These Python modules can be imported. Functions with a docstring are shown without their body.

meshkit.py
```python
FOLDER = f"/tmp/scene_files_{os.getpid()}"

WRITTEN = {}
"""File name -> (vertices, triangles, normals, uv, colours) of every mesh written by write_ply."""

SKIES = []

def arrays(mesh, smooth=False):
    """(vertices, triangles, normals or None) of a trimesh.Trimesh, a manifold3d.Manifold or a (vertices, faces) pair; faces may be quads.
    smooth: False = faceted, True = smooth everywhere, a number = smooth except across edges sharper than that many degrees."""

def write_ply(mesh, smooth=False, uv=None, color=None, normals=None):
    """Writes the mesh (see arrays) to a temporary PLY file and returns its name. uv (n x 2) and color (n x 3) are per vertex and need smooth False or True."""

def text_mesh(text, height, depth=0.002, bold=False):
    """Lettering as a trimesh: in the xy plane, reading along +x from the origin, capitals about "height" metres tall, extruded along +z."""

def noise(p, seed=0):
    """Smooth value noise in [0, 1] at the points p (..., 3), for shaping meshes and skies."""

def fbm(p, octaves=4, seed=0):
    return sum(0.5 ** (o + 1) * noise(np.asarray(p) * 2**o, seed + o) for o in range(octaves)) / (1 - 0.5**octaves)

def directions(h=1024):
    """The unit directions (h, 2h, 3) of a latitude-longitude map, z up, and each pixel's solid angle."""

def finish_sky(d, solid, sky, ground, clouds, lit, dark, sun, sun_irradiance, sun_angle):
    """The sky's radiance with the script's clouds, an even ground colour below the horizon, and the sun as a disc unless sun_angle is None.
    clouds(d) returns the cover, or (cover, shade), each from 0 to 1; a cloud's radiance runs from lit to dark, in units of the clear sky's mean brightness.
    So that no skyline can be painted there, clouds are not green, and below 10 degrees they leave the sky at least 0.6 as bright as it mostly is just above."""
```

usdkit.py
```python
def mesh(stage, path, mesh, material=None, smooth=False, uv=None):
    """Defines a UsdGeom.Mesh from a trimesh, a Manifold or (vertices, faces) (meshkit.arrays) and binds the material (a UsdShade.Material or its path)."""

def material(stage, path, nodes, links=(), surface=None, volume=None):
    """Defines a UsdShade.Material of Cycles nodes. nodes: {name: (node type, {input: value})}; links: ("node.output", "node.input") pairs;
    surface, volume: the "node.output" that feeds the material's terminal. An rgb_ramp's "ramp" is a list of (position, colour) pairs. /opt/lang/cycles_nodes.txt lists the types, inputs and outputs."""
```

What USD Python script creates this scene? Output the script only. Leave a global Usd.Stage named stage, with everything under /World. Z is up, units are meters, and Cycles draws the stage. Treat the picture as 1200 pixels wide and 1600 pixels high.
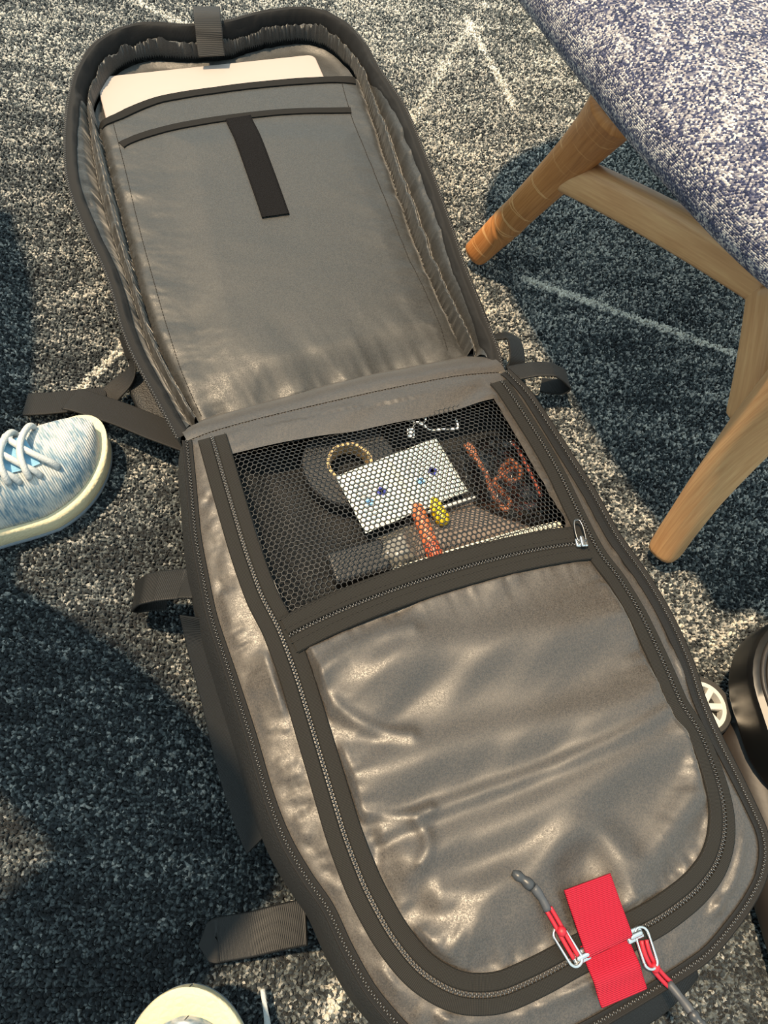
import math, random
import numpy as np, trimesh, manifold3d, shapely, shapely.ops, usdkit
from shapely.geometry import Polygon, LineString, MultiPolygon
from scipy.spatial import cKDTree, Delaunay
from scipy.interpolate import Akima1DInterpolator
from meshkit import noise, fbm
from pxr import Usd, UsdGeom, UsdLux, UsdShade, Gf, Sdf, Vt

stage = Usd.Stage.CreateInMemory()
W = UsdGeom.Xform.Define(stage, '/World')
rng = np.random.default_rng(7)

# ------------------------------------------------------------------ camera
H, F = 0.71, 1200.0
NAD = np.array([-138.0, -601.0, 1200.0]); NAD /= np.linalg.norm(NAD)      # straight down, in the camera's right / up / forward axes
RX = np.array([1, 0, 0]) - NAD * NAD[0]; RX /= np.linalg.norm(RX)
RY = np.cross(NAD, RX); RY *= np.sign(RY[1])
ROT = np.stack([RX, RY, -NAD])
cam = UsdGeom.Camera.Define(stage, '/World/camera')
cam.CreateHorizontalApertureAttr(24.0); cam.CreateVerticalApertureAttr(32.0); cam.CreateFocalLengthAttr(24.0)
cam.CreateClippingRangeAttr((0.02, 100.0))
UsdGeom.Xformable(cam).AddTransformOp().Set(Gf.Matrix4d(*map(float, (*ROT[:, 0], 0, *ROT[:, 1], 0, *-ROT[:, 2], 0, 0, 0, H, 1))))
cam.CreateExposureAttr(-0.55)

# ------------------------------------------------------------------ light: sun through the windows, pale sky
SUN = np.array([0.30, -0.10, -1.0]); SUN /= np.linalg.norm(SUN)
sun = UsdLux.DistantLight.Define(stage, '/World/sun')
sun.CreateIntensityAttr(2.75); sun.CreateNormalizeAttr(True); sun.CreateColorAttr(Gf.Vec3f(1.0, 0.76, 0.49)); sun.CreateAngleAttr(2.2)
zax = -SUN; xax = np.cross([0, 1, 0], zax); xax /= np.linalg.norm(xax); yax = np.cross(zax, xax)
m4 = Gf.Matrix4d(*xax, 0, *yax, 0, *zax, 0, 0, 0, 0, 1)
UsdGeom.Xformable(sun).AddTransformOp().Set(m4)
sky = UsdLux.DomeLight.Define(stage, '/World/sky')
sky.CreateIntensityAttr(0.66); sky.CreateColorAttr(Gf.Vec3f(0.72, 0.93, 1.0))

# ------------------------------------------------------------------ helpers: pixels to points on real surfaces
def P(u, v, z=0.0):
    """Where the ray of a pixel of the photograph meets the height z."""
    u, v = np.asarray(u, float), np.asarray(v, float)
    a, b = (u - 600) / F, (800 - v) / F
    d = np.stack([a, b, np.ones_like(a)], -1) @ ROT.T
    t = (np.asarray(z, float) - H) / d[..., 2]
    return np.array([0, 0, H]) + d * t[..., None]
def PX(pts, z=0.0):
    p = np.array(pts, float); return P(p[:, 0], p[:, 1], z)
def PS(pts, zf, z0=.13):
    """Pixels to points on the height field zf."""
    p = np.array(pts, float); z = np.full(len(p), z0)
    for _ in range(6):
        q = P(p[:, 0], p[:, 1], z); z = zf(q[:, :2])
    q = P(p[:, 0], p[:, 1], z); q[:, 2] = z
    return q
def curve(pts, step):
    pts = np.asarray(pts, float)
    s = np.r_[0, np.cumsum(np.linalg.norm(np.diff(pts, axis=0), axis=1))]
    n = max(2, int(round(s[-1] / step)) + 1)
    t = np.linspace(0, s[-1], n)
    if len(pts) == 2:
        return pts[0] + (pts[1] - pts[0]) * (t / s[-1])[:, None]
    q = Akima1DInterpolator(s, pts)(t)
    return q
def even(pts, step):
    for _ in range(2): pts = curve(pts, step)
    return pts
def smooth(x):
    x = np.clip(x, 0, 1); return x * x * (3 - 2 * x)
def seg_dist(xy, line):
    """distance to a polyline and signed side, arclength"""
    tree = cKDTree(line); d, i = tree.query(xy)
    return d, i
def n2(x, y, seed=0, oct=3):
    return fbm(np.stack([x, y, np.full_like(x, seed * 7.31)], -1), oct, seed) - 0.5

# ------------------------------------------------------------------ helpers: prims
used = {}
def numbered(path):
    n = used.get(path, 0); used[path] = n + 1
    return path if n == 0 else f'{path}_{n:03d}'
def meta(prim, label=None, cat=None, group=None, kind=None):
    for k, v in (('label', label), ('category', cat), ('group', group), ('kind', kind)):
        if v: prim.SetCustomDataByKey(k, v)
    return prim
def thing(name, label, cat, group=None, loc=(0, 0, 0), rotz=0):
    x = UsdGeom.Xform.Define(stage, numbered('/World/' + name)); x.AddTranslateOp().Set(tuple(map(float, loc))); x.AddRotateZOp().Set(float(rotz))
    return meta(x.GetPrim(), label, cat, group)
def obj(name, mesh, mat, parent=None, sm=40, uv=None, label=None, kind=None):
    base = str(parent.GetPath()) if parent else '/World'
    if parent:
        # keep the part's pivot at the thing's base: points are given in world space, move them into the thing
        mtx = np.array(UsdGeom.XformCache().GetLocalToWorldTransform(parent)).T
        inv = np.linalg.inv(mtx)
        v, f = (np.array(mesh.vertices), np.array(mesh.faces)) if hasattr(mesh, 'vertices') else mesh
        if not np.allclose(inv, np.eye(4)):
            mesh = (np.asarray(v) @ inv[:3, :3].T + inv[:3, 3], f)
    p = usdkit.mesh(stage, numbered(base + '/' + name), mesh, mat, smooth=sm, uv=uv).GetPrim()
    return meta(p, label, None, None, kind)
def tag(p, label, cat, group=None, kind=None): return meta(p, label, cat, group, kind)
def dup(root, loc, rotz, label, group=None):
    was = root.GetCustomData()
    r = thing(root.GetName(), label, was['category'], group, loc, rotz)
    r.GetReferences().AddInternalReference(root.GetPath()); r.SetInstanceable(True)
    return r

# ------------------------------------------------------------------ helpers: shapes
def cat(ms): return trimesh.util.concatenate([m if isinstance(m, trimesh.Trimesh) else trimesh.Trimesh(*m, process=False) for m in ms])
def sheet(poly, sp, zf):
    """A height-field surface over a polygon."""
    if hasattr(poly, 'geoms'): return cat([sheet(g, sp, zf) for g in poly.geoms if g.area > 4e-5])
    poly = poly.segmentize(sp)
    ring = [np.array(poly.exterior.coords)[:-1]] + [np.array(h.coords)[:-1] for h in poly.interiors]
    x0, y0, x1, y1 = poly.bounds
    gx, gy = np.meshgrid(np.arange(x0, x1, sp), np.arange(y0, y1, sp * .866))
    gx = gx + (np.arange(len(gx)) % 2)[:, None] * sp / 2
    g = np.stack([gx.ravel(), gy.ravel()], 1)
    inner = poly.buffer(-sp * .45)
    g = g[shapely.contains_xy(inner, g[:, 0], g[:, 1])]
    xy = np.vstack(ring + [g])
    f = Delaunay(xy).simplices
    c = xy[f].mean(1)
    f = f[shapely.contains_xy(poly, c[:, 0], c[:, 1])]
    a = xy[f]; cr = np.cross(a[:, 1] - a[:, 0], a[:, 2] - a[:, 0])
    f[cr < 0] = f[cr < 0][:, ::-1]
    return trimesh.Trimesh(np.column_stack([xy, zf(xy)]), f, process=False)
def grid_faces(n, m, wrap=False):
    i, j = np.meshgrid(np.arange(n - 1), np.arange(m if wrap else m - 1), indexing='ij')
    a = i * m + j; b = i * m + (j + 1) % m
    return np.stack([a, b, b + m, a + m], -1).reshape(-1, 4)
def normals2(path):
    t = np.gradient(path, axis=0); t /= np.linalg.norm(t, axis=1, keepdims=True) + 1e-12
    return np.stack([-t[:, 1], t[:, 0]], 1)
def strip_on(path, w0, w1, zf, lift, n=9, sink=.003):
    """A tape lying on a height field: from offset w0 to w1 left of the path. Returns mesh and uv (metres)."""
    path = np.asarray(path)[:, :2]; nn = normals2(path)
    s = np.r_[0, np.cumsum(np.linalg.norm(np.diff(path, axis=0), axis=1))]
    w0, w1 = (np.interp(np.linspace(0, 1, len(path)), np.linspace(0, 1, len(np.atleast_1d(w))), np.atleast_1d(w)) for w in (w0, w1))
    k = np.r_[0, np.linspace(0, 1, n), 1]; o = w0[:, None] + (w1 - w0)[:, None] * k
    up = np.r_[-sink, np.full(n, lift), -sink]
    V = path[:, None] + nn[:, None] * o[..., None]
    z = zf(V.reshape(-1, 2)).reshape(V.shape[:2]) + up
    v = np.concatenate([V, z[..., None]], -1).reshape(-1, 3)
    f = grid_faces(len(path), n + 2)
    uv = np.stack(np.broadcast_arrays(s[:, None], o), -1).reshape(-1, 2)
    m = trimesh.Trimesh(v, np.vstack([f[:, [0, 2, 1]], f[:, [0, 3, 2]]]), process=False)
    return m, uv
def teeth_on(path, zf, lift, pitch=.0014, w=.0024, l=.0010, h=.0011, off=.0006):
    p = even(np.asarray(path)[:, :2], pitch); nn = normals2(p); t = np.stack([nn[:, 1], -nn[:, 0]], 1)
    box = trimesh.creation.icosphere(0).vertices * [1.05, 1.05, 1.0]; bf = trimesh.creation.icosphere(0).faces
    sgn = np.where(np.arange(len(p)) % 2, 1, -1) * off
    c = p + nn * sgn[:, None]; z = zf(c) + lift
    V = c[:, None] + t[:, None] * (box[None, :, 0:1] * l * .62) + nn[:, None] * (box[None, :, 1:2] * w * .55)
    Z = z[:, None] + box[None, :, 2] * h * .7
    v = np.concatenate([V, Z[..., None]], -1).reshape(-1, 3)
    f = (bf[None] + np.arange(len(p))[:, None, None] * len(box)).reshape(-1, 3)
    return trimesh.Trimesh(v, f, process=False)
def frames(path, up):
    path = np.asarray(path, float); t = np.gradient(path, axis=0); t /= np.linalg.norm(t, axis=1, keepdims=True) + 1e-12
    up = np.broadcast_to(np.asarray(up, float), path.shape)
    side = np.cross(up, t); side /= np.linalg.norm(side, axis=1, keepdims=True) + 1e-12
    return t, side, np.cross(t, side)
def ribbon(path, width, thick, up=(0, 0, 1), step=.003, cup=0.0):
    """A webbing strap. Returns mesh and uv (metres)."""
    pts = np.asarray(path, float)
    q = even(np.column_stack([pts, np.broadcast_to(up, pts.shape)]) if np.ndim(up) == 2 else pts, step)
    path, upv = (q[:, :3], q[:, 3:]) if q.shape[1] == 6 else (q, np.broadcast_to(up, q.shape))
    t, side, nor = frames(path, upv)
    s = np.r_[0, np.cumsum(np.linalg.norm(np.diff(path, axis=0), axis=1))]
    h, k = width / 2, thick / 2
    xs = np.array([-h, -h + k * .4, -h + k * 1.5, -h * .5, 0, h * .5, h - k * 1.5, h - k * .4, h])
    zs = np.array([0, k * .8, k, k, k, k, k, k * .8, 0])
    o = np.r_[xs, xs[-2:0:-1]]; z = np.r_[zs, -zs[-2:0:-1]]
    z = z + cup * (o / h) ** 2
    v = (path[:, None] + side[:, None] * o[None, :, None] + nor[:, None] * z[None, :, None]).reshape(-1, 3)
    m = len(o)
    f = grid_faces(len(path), m, True)
    uv = np.stack(np.broadcast_arrays(s[:, None], o[None]), -1).reshape(-1, 2)
    f = np.vstack([f[:, [0, 1, 2]], f[:, [0, 2, 3]]])
    caps = []
    for base, flip in ((0, True), ((len(path) - 1) * m, False)):
        tri = np.array([[0, i, i + 1] for i in range(1, m - 1)]) + base
        caps.append(tri[:, ::-1] if flip else tri)
    return trimesh.Trimesh(v, np.vstack([f] + caps), process=False), uv
def tube(path, r, n=8, step=None):
    path = np.asarray(path, float)
    if step: path = even(path, step)
    r = np.broadcast_to(np.asarray(r, float), len(path)) if np.ndim(r) == 0 else np.interp(np.linspace(0, 1, len(path)), np.linspace(0, 1, len(r)), r)
    t = np.gradient(path, axis=0); t /= np.linalg.norm(t, axis=1, keepdims=True) + 1e-12
    ref = np.array([0.31, .17, .93]); up = np.broadcast_to(ref, path.shape).copy()
    bad = np.abs(t @ ref) > .95; up[bad] = [1, 0, 0]
    s = np.cross(up, t); s /= np.linalg.norm(s, axis=1, keepdims=True); b = np.cross(t, s)
    a = np.linspace(0, 2 * np.pi, n, endpoint=False)
    v = (path[:, None] + r[:, None, None] * (np.cos(a)[None, :, None] * s[:, None] + np.sin(a)[None, :, None] * b[:, None])).reshape(-1, 3)
    f = grid_faces(len(path), n, True)
    f = np.vstack([f[:, [0, 1, 2]], f[:, [0, 2, 3]]])
    e = len(v); v = np.vstack([v, path[0], path[-1]]); L = (len(path) - 1) * n
    c0 = np.array([[e, (i + 1) % n, i] for i in range(n)]); c1 = np.array([[e + 1, L + i, L + (i + 1) % n] for i in range(n)])
    return trimesh.Trimesh(v, np.vstack([f, c0, c1]), process=False)
def man(m):
    mm = m.to_mesh(); return trimesh.Trimesh(mm.vert_properties[:, :3], mm.tri_verts, process=False)
def hull_spheres(pts, r, n=16):
    ms = [manifold3d.Manifold.sphere(rr, n).translate(tuple(map(float, p))) for p, rr in zip(pts, np.broadcast_to(r, len(pts)))]
    return manifold3d.Manifold.batch_hull(ms)
def rbox(sx, sy, sz, r, n=24):
    x, y, z = sx / 2 - r, sy / 2 - r, sz / 2 - r
    return man(hull_spheres([(a * x, b * y, c * z) for a in (-1, 1) for b in (-1, 1) for c in (-1, 1)], r, n))
def lathe(prof, n=48):
    prof = np.asarray(prof, float); a = np.linspace(0, 2 * np.pi, n, endpoint=False)
    v = np.stack([prof[:, None, 0] * np.cos(a), prof[:, None, 0] * np.sin(a), np.broadcast_to(prof[:, None, 1], (len(prof), n))], -1).reshape(-1, 3)
    f = grid_faces(len(prof), n, True)
    m = trimesh.Trimesh(v, np.vstack([f[:, [0, 1, 2]], f[:, [0, 2, 3]]]), process=False)
    m.merge_vertices(); m.update_faces(m.nondegenerate_faces()); m.fix_normals(); return m
def place(m, loc, z=(0, 0, 1), x=(1, 0, 0)):
    m = m.copy(); z = np.array(z, float); z /= np.linalg.norm(z); x = np.array(x, float); x = x - z * (x @ z); x /= np.linalg.norm(x); y = np.cross(z, x)
    T = np.eye(4); T[:3, 0], T[:3, 1], T[:3, 2], T[:3, 3] = x, y, z, loc
    m.apply_transform(T); return m
def wall(path_closed, rows, closed=True):
    """Side wall: rows of (height, outward offset function or number) around a closed outline."""
    p = np.asarray(path_closed)[:, :2]; nn = normals2(np.vstack([p[-1:], p, p[:1]]))[1:-1] if closed else normals2(p)
    area = np.sum(p[:, 0] * np.roll(p[:, 1], -1) - np.roll(p[:, 0], -1) * p[:, 1])
    out = -nn if area > 0 else nn
    V = []
    for z, off in rows:
        o = off(out) if callable(off) else off
        V.append(np.column_stack([p + out * np.reshape(o, (-1, 1)), np.broadcast_to(z, len(p))]))
    v = np.vstack(V); f = grid_faces(len(rows), len(p), closed)
    f = np.vstack([f[:, [0, 1, 2]], f[:, [0, 2, 3]]])
    m = trimesh.Trimesh(v, f if area < 0 else f[:, ::-1], process=False)
    return m

# ------------------------------------------------------------------ materials
stage.DefinePrim('/World/Looks', 'Scope')
def lin(*c):
    c = np.array(c, float) / 255; return tuple(np.where(c <= .04045, c / 12.92, ((c + .055) / 1.055) ** 2.4))
def mat(name, nodes, links=(), surface='p.BSDF'):
    return usdkit.material(stage, '/World/Looks/' + name, nodes, links, surface=surface)
POS = ('geometry', {})
def plain(name, col, rough=.5, metal=0.0, bump=None, spec=.5, **kw):
    nodes = {'p': ('principled_bsdf', dict(base_color=col, roughness=rough, metallic=metal, specular_ior_level=spec, **kw))}
    links = []
    if bump:
        nodes |= {'g': POS, 'n': ('noise_texture', {'scale': bump[0], 'detail': 3.0}), 'b': ('bump', {'strength': bump[2] if len(bump) > 2 else 1.0, 'distance': bump[1]})}
        links += [('g.position', 'n.vector'), ('n.fac', 'b.height'), ('b.normal', 'p.normal')]
    return mat(name, nodes, links)
def nylon(name, col, rough, spec, grain=.00006):
    """Coated nylon lining: fine weave with a speckled glitter."""
    hi, lo = tuple(min(1, c * 1.45) for c in col), tuple(c * .68 for c in col)
    return mat(name, {'g': POS, 'n': ('noise_texture', {'scale': 1300.0, 'detail': 2.0}), 'b': ('bump', {'strength': 1.0, 'distance': grain}),
                      'v': ('voronoi_texture', {'scale': 1300.0}), 'r': ('map_range', {'from_min': 0.0, 'from_max': 1.0, 'to_min': rough - .10, 'to_max': rough + .10}),
                      'sc': ('separate_color', {}), 'm': ('mix', {'mix_type': 'mix', 'color1': lo, 'color2': hi}),
                      'p': ('principled_bsdf', dict(specular_ior_level=spec, sheen_weight=.25, sheen_roughness=.35, sheen_tint=(1.0, .95, .88)))},
               [('g.position', 'n.vector'), ('g.position', 'v.vector'), ('n.fac', 'b.height'), ('b.normal', 'p.normal'), ('v.color', 'sc.color'), ('sc.r', 'r.value'), ('r.result', 'p.roughness'), ('sc.g', 'm.fac'), ('m.color', 'p.base_color')])
def webbing(name, col, col2, rough=.55, pitch=.0016, depth=.00035, spec=.5):
    """Ribbed webbing: ribs across the length of the strap (uv in metres)."""
    return mat(name, {'t': ('texture_coordinate', {}), 'w': ('wave_texture', {'wave_type': 'bands', 'bands_direction': 'x', 'scale': .3142 / pitch, 'distortion': .4, 'detail': 1.0, 'detail_scale': 2.0}),
                      'k': ('checker_texture', {'scale': 1 / pitch, 'color1': (1, 1, 1), 'color2': (.35, .35, .35)}),
                      'm': ('mix', {'mix_type': 'mix', 'color1': col2, 'color2': col}),
                      'a': ('math', {'math_type': 'add'}), 'b': ('bump', {'strength': 1.0, 'distance': depth}),
                      'p': ('principled_bsdf', dict(roughness=rough, specular_ior_level=spec))},
               [('t.UV', 'w.vector'), ('t.UV', 'k.vector'), ('w.fac', 'm.fac'), ('m.color', 'p.base_color'), ('w.fac', 'a.value1'), ('k.fac', 'a.value2'), ('a.value', 'b.height'), ('b.normal', 'p.normal')])
LINING = nylon('nylon_lining', lin(54, 48, 42), .50, .8)
LIDLINING = nylon('nylon_lid_lining', lin(46, 45, 43), .52, .55)
SHELL = mat('shell_fabric', {'g': POS, 'v': ('voronoi_texture', {'scale': 620.0}), 'b': ('bump', {'strength': .9, 'distance': .0006}), 'p': ('principled_bsdf', dict(base_color=lin(31, 30, 29), roughness=.6))},
            [('g.position', 'v.vector'), ('v.distance', 'b.height'), ('b.normal', 'p.normal')])
TAPE = webbing('zipper_tape', lin(43, 41, 38), lin(31, 30, 28), .8, .0010, .0002, .2)
TAPEDARK = webbing('edge_tape', lin(35, 34, 33), lin(27, 26, 26), .75, .0009, .00012, .25)
BAND = plain('binding_band', lin(25, 23, 21), .8, bump=(900., .0003), spec=.2)
WEB = webbing('black_webbing', lin(40, 38, 36), lin(26, 25, 24), .55, .0010, .0002, .35)
WEBBLACK = webbing('jet_webbing', lin(22, 22, 22), lin(16, 16, 16), .5, .0009, .00015, .4)
RED = webbing('red_webbing', lin(192, 30, 54), lin(140, 14, 34), .6, .0011, .0004, .25)
REDCORD = webbing('red_cord', lin(215, 38, 58), lin(160, 20, 38), .5, .0012, .0002)
TEETH = plain('zipper_teeth', lin(58, 57, 56), .32, .1, spec=.8)
METAL = plain('brushed_metal', lin(205, 205, 203), .28, 1.0)
DARKMETAL = plain('gunmetal', lin(120, 118, 116), .3, 1.0)
RUBBER = plain('grey_rubber', lin(64, 66, 70), .5)
NET = plain('net_cord', lin(22, 22, 22), .5, spec=.5)
THREAD = plain('thread', lin(42, 40, 38), .7, spec=.2)
HOOK = plain('hook_and_loop', lin(27, 26, 27), 1.0, bump=(900., .0025), spec=.1)
CAVITY = plain('pocket_back', lin(36, 37, 38), .8, bump=(900., .0002), spec=.2)
LAPTOP = plain('laptop_aluminium', lin(172, 158, 151), .5, .1, spec=.3)
KEYGREY = plain('laptop_edge', lin(180, 178, 176), .35, .8)

# ------------------------------------------------------------------ floor and carpet
def carpet_material(name, dim=1.0):
    nodes = {'g': POS, 'flat': ('mapping', {'mapping_type': 'point', 'scale': (1.0, 1.0, 0.0)}),
             'v': ('voronoi_texture', {'scale': 400.0}), 'sc': ('separate_color', {}), 'sx': ('separate_xyz', {}), 'xy': ('math', {'math_type': 'multiply_add', 'value2': .7}),
             'st': ('mapping', {'mapping_type': 'point', 'rotation': (0, 0, .3), 'scale': (8.0, 36.0, 0.0)}), 'n1': ('noise_texture', {'scale': 1.0, 'detail': 3.0}),
             'n2': ('noise_texture', {'scale': 6.0, 'detail': 3.0}), 'n3': ('noise_texture', {'scale': 140.0, 'detail': 2.0}),
             'yr': ('map_range', {'from_min': -.15, 'from_max': 1.1, 'to_min': -.15, 'to_max': .30, 'clamp': True}),
             'a1': ('math', {'math_type': 'multiply_add', 'value2': .95, 'value3': -.475}), 'a2': ('math', {'math_type': 'multiply_add', 'value2': .55, 'value3': -.275}), 'a3': ('math', {'math_type': 'multiply_add', 'value2': .8, 'value3': -.4}),
             's1': ('math', {'math_type': 'add'}), 's2': ('math', {'math_type': 'add'}), 's3': ('math', {'math_type': 'add'}), 's4': ('math', {'math_type': 'add'}),
             'half': ('math', {'math_type': 'multiply', 'value2': .5}),
             'r': ('rgb_ramp', {'ramp': [(0.0, lin(22, 25, 28)), (.22, lin(40, 46, 50)), (.40, lin(86, 92, 93)), (.54, lin(160, 158, 152)), (.7, lin(205, 200, 188)), (1.0, lin(226, 220, 206))]}),
             'p': ('principled_bsdf', dict(roughness=.85, specular_ior_level=.25, sheen_weight=.1))}
    links = [('g.position', 'flat.vector'), ('flat.vector', 'v.vector'), ('v.color', 'sc.color'), ('g.position', 'sx.vector'), ('g.position', 'st.vector'), ('st.vector', 'n1.vector'),
             ('flat.vector', 'n2.vector'), ('flat.vector', 'n3.vector'), ('sx.x', 'xy.value1'), ('sx.y', 'xy.value3'), ('xy.value', 'yr.value'), ('n1.fac', 'a1.value1'), ('n2.fac', 'a2.value1'), ('n3.fac', 'a3.value1'),
             ('sc.r', 's1.value1'), ('a1.value', 's1.value2'), ('s1.value', 's2.value1'), ('a2.value', 's2.value2'), ('s2.value', 's3.value1'), ('a3.value', 's3.value2'), ('s3.value', 's4.value1'), ('yr.result', 's4.value2')]
    last = 's4.value'
    for k, (a, b, w, amp) in enumerate(STREAKS):       # pale yarn lines woven into the carpet
        L = float(np.hypot(*(b - a))); t = (b - a) / L; ang = math.atan2(t[1], t[0])
        nodes |= {f'm{k}': ('mapping', {'mapping_type': 'texture', 'location': (float(a[0]), float(a[1]), 0.0), 'rotation': (0, 0, ang)}), f'x{k}': ('separate_xyz', {}),
                  f'w{k}': ('math', {'math_type': 'multiply_add', 'value2': .012, 'value3': -.006}), f'y{k}': ('math', {'math_type': 'add'}), f'ab{k}': ('math', {'math_type': 'absolute'}),
                  f'e{k}': ('map_range', {'from_min': w * .4, 'from_max': w, 'to_min': amp, 'to_max': 0.0, 'clamp': True}),
                  f'c{k}': ('math', {'math_type': 'compare', 'value2': L / 2, 'value3': L / 2}), f'mu{k}': ('math', {'math_type': 'multiply'}), f'ad{k}': ('math', {'math_type': 'add'})}
        links += [('flat.vector', f'm{k}.vector'), (f'm{k}.vector', f'x{k}.vector'), ('n3.fac', f'w{k}.value1'), (f'x{k}.y', f'y{k}.value1'), (f'w{k}.value', f'y{k}.value2'), (f'y{k}.value', f'ab{k}.value1'),
                  (f'ab{k}.value', f'e{k}.value'), (f'x{k}.x', f'c{k}.value1'), (f'e{k}.result', f'mu{k}.value1'), (f'c{k}.value', f'mu{k}.value2'), (last, f'ad{k}.value1'), (f'mu{k}.value', f'ad{k}.value2')]
        last = f'ad{k}.value'
    links += [(last, 'half.value1'), ('half.value', 'r.fac'), ('r.color', 'p.base_color')]
    return mat(name, nodes, links)
def sk(u0, v0, u1, v1, w, amp): return (P(u0, v0)[:2], P(u1, v1)[:2], w, amp)
STREAKS = [sk(815, 432, 1190, 565, .0075, .75), sk(725, 20, 805, 165, .008, .5), sk(640, 190, 760, 0, .010, .3), sk(190, -10, 330, 55, .010, .5), sk(95, 635, 215, 515, .008, .65),
           sk(1110, 1010, 1260, 900, .010, .4), sk(500, 1640, 545, 1480, .010, .45), sk(660, 270, 840, 700, .022, .22), sk(900, 760, 1060, 1000, .020, .3)]
CARPET = carpet_material('carpet_yarn')
fl = trimesh.creation.box((5.0, 5.0, .02)); fl.apply_translation((0, .3, -.015))
meta(obj('floor', fl, CARPET, sm=False), 'dark charcoal carpeted floor with pale broken lines', 'floor', None, 'structure')
pile = UsdGeom.PointInstancer.Define(stage, '/World/carpet_pile')
meta(pile.GetPrim(), 'short tufted carpet pile in charcoal and pale grey all over the floor', 'carpet', None, 'stuff')
CL, NV = .032, 6
ico = trimesh.creation.icosphere(1)
paths = []
for k in range(NV):
    n = 10; gx, gy = np.meshgrid((np.arange(n) + .5) / n - .5, (np.arange(n) + .5) / n - .5)
    ms = []
    for x, y in zip(gx.ravel(), gy.ravel()):
        c = np.array([x * CL, y * CL, 0]) + np.r_[rng.normal(0, .0007, 2), 0]
        r = ico.vertices * [rng.uniform(.0015, .0027), rng.uniform(.0012, .0018), rng.uniform(.0022, .0040)]
        a, b = rng.uniform(0, np.pi), rng.normal(0, .5)
        R = trimesh.transformations.euler_matrix(b, rng.normal(0, .5), a)[:3, :3]
        ms.append(trimesh.Trimesh(r @ R.T + c + [0, 0, -.0035], ico.faces, process=False))
    pp = f'/World/carpet_pile/tuft_patch' + (f'_{k:03d}' if k else '')
    usdkit.mesh(stage, pp, cat(ms), CARPET, smooth=True); paths.append(pp)
gx, gy = np.meshgrid(np.arange(-1.3, 1.6, CL), np.arange(-1.0, 2.2, CL))
n = gx.size
pile.CreatePrototypesRel().SetTargets([Sdf.Path(p) for p in paths])
pile.CreateProtoIndicesAttr(Vt.IntArray.FromNumpy(rng.integers(0, NV, n).astype(np.int32)))
pile.CreatePositionsAttr(Vt.Vec3fArray.FromNumpy(np.stack([gx.ravel(), gy.ravel(), np.zeros(n)], 1).astype(np.float32)))
q = rng.integers(0, 4, n) * np.pi / 4
pile.CreateOrientationsAttr(Vt.QuathArray([Gf.Quath(float(math.cos(a)), 0, 0, float(math.sin(a))) for a in q]))

# ------------------------------------------------------------------ backpack: outlines traced at their own heights
ZR = .125
out_left = [(292, 690), (297, 740), (305, 830), (317, 900), (335, 980), (362, 1060), (388, 1140), (414, 1230), (444, 1310), (478, 1370), (512, 1420), (540, 1480), (570, 1535), (612, 1590), (660, 1632)]
out_bot = [(740, 1652), (830, 1640), (930, 1598)]
out_right = [(1020, 1545), (1090, 1500), (1145, 1440), (1180, 1385), (1193, 1330), (1183, 1285), (1150, 1215), (1120, 1155), (1094, 1095), (1078, 1045), (1048, 975), (1008, 905), (960, 836), (920, 765), (880, 702), (832, 628), (790, 582)]
hinge_px = [(790, 582), (700, 590), (560, 618), (430, 648), (340, 672), (292, 690)]
B_open = even(PX(out_left + out_bot + out_right, ZR)[:, :2], .003)
B_hinge = even(PX(hinge_px, ZR)[:, :2], .003)
B_out = np.vstack([B_open, B_hinge[1:-1]])
POLY_OUT = Polygon(B_out).buffer(0)
TREE_OUT = cKDTree(B_out)
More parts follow.
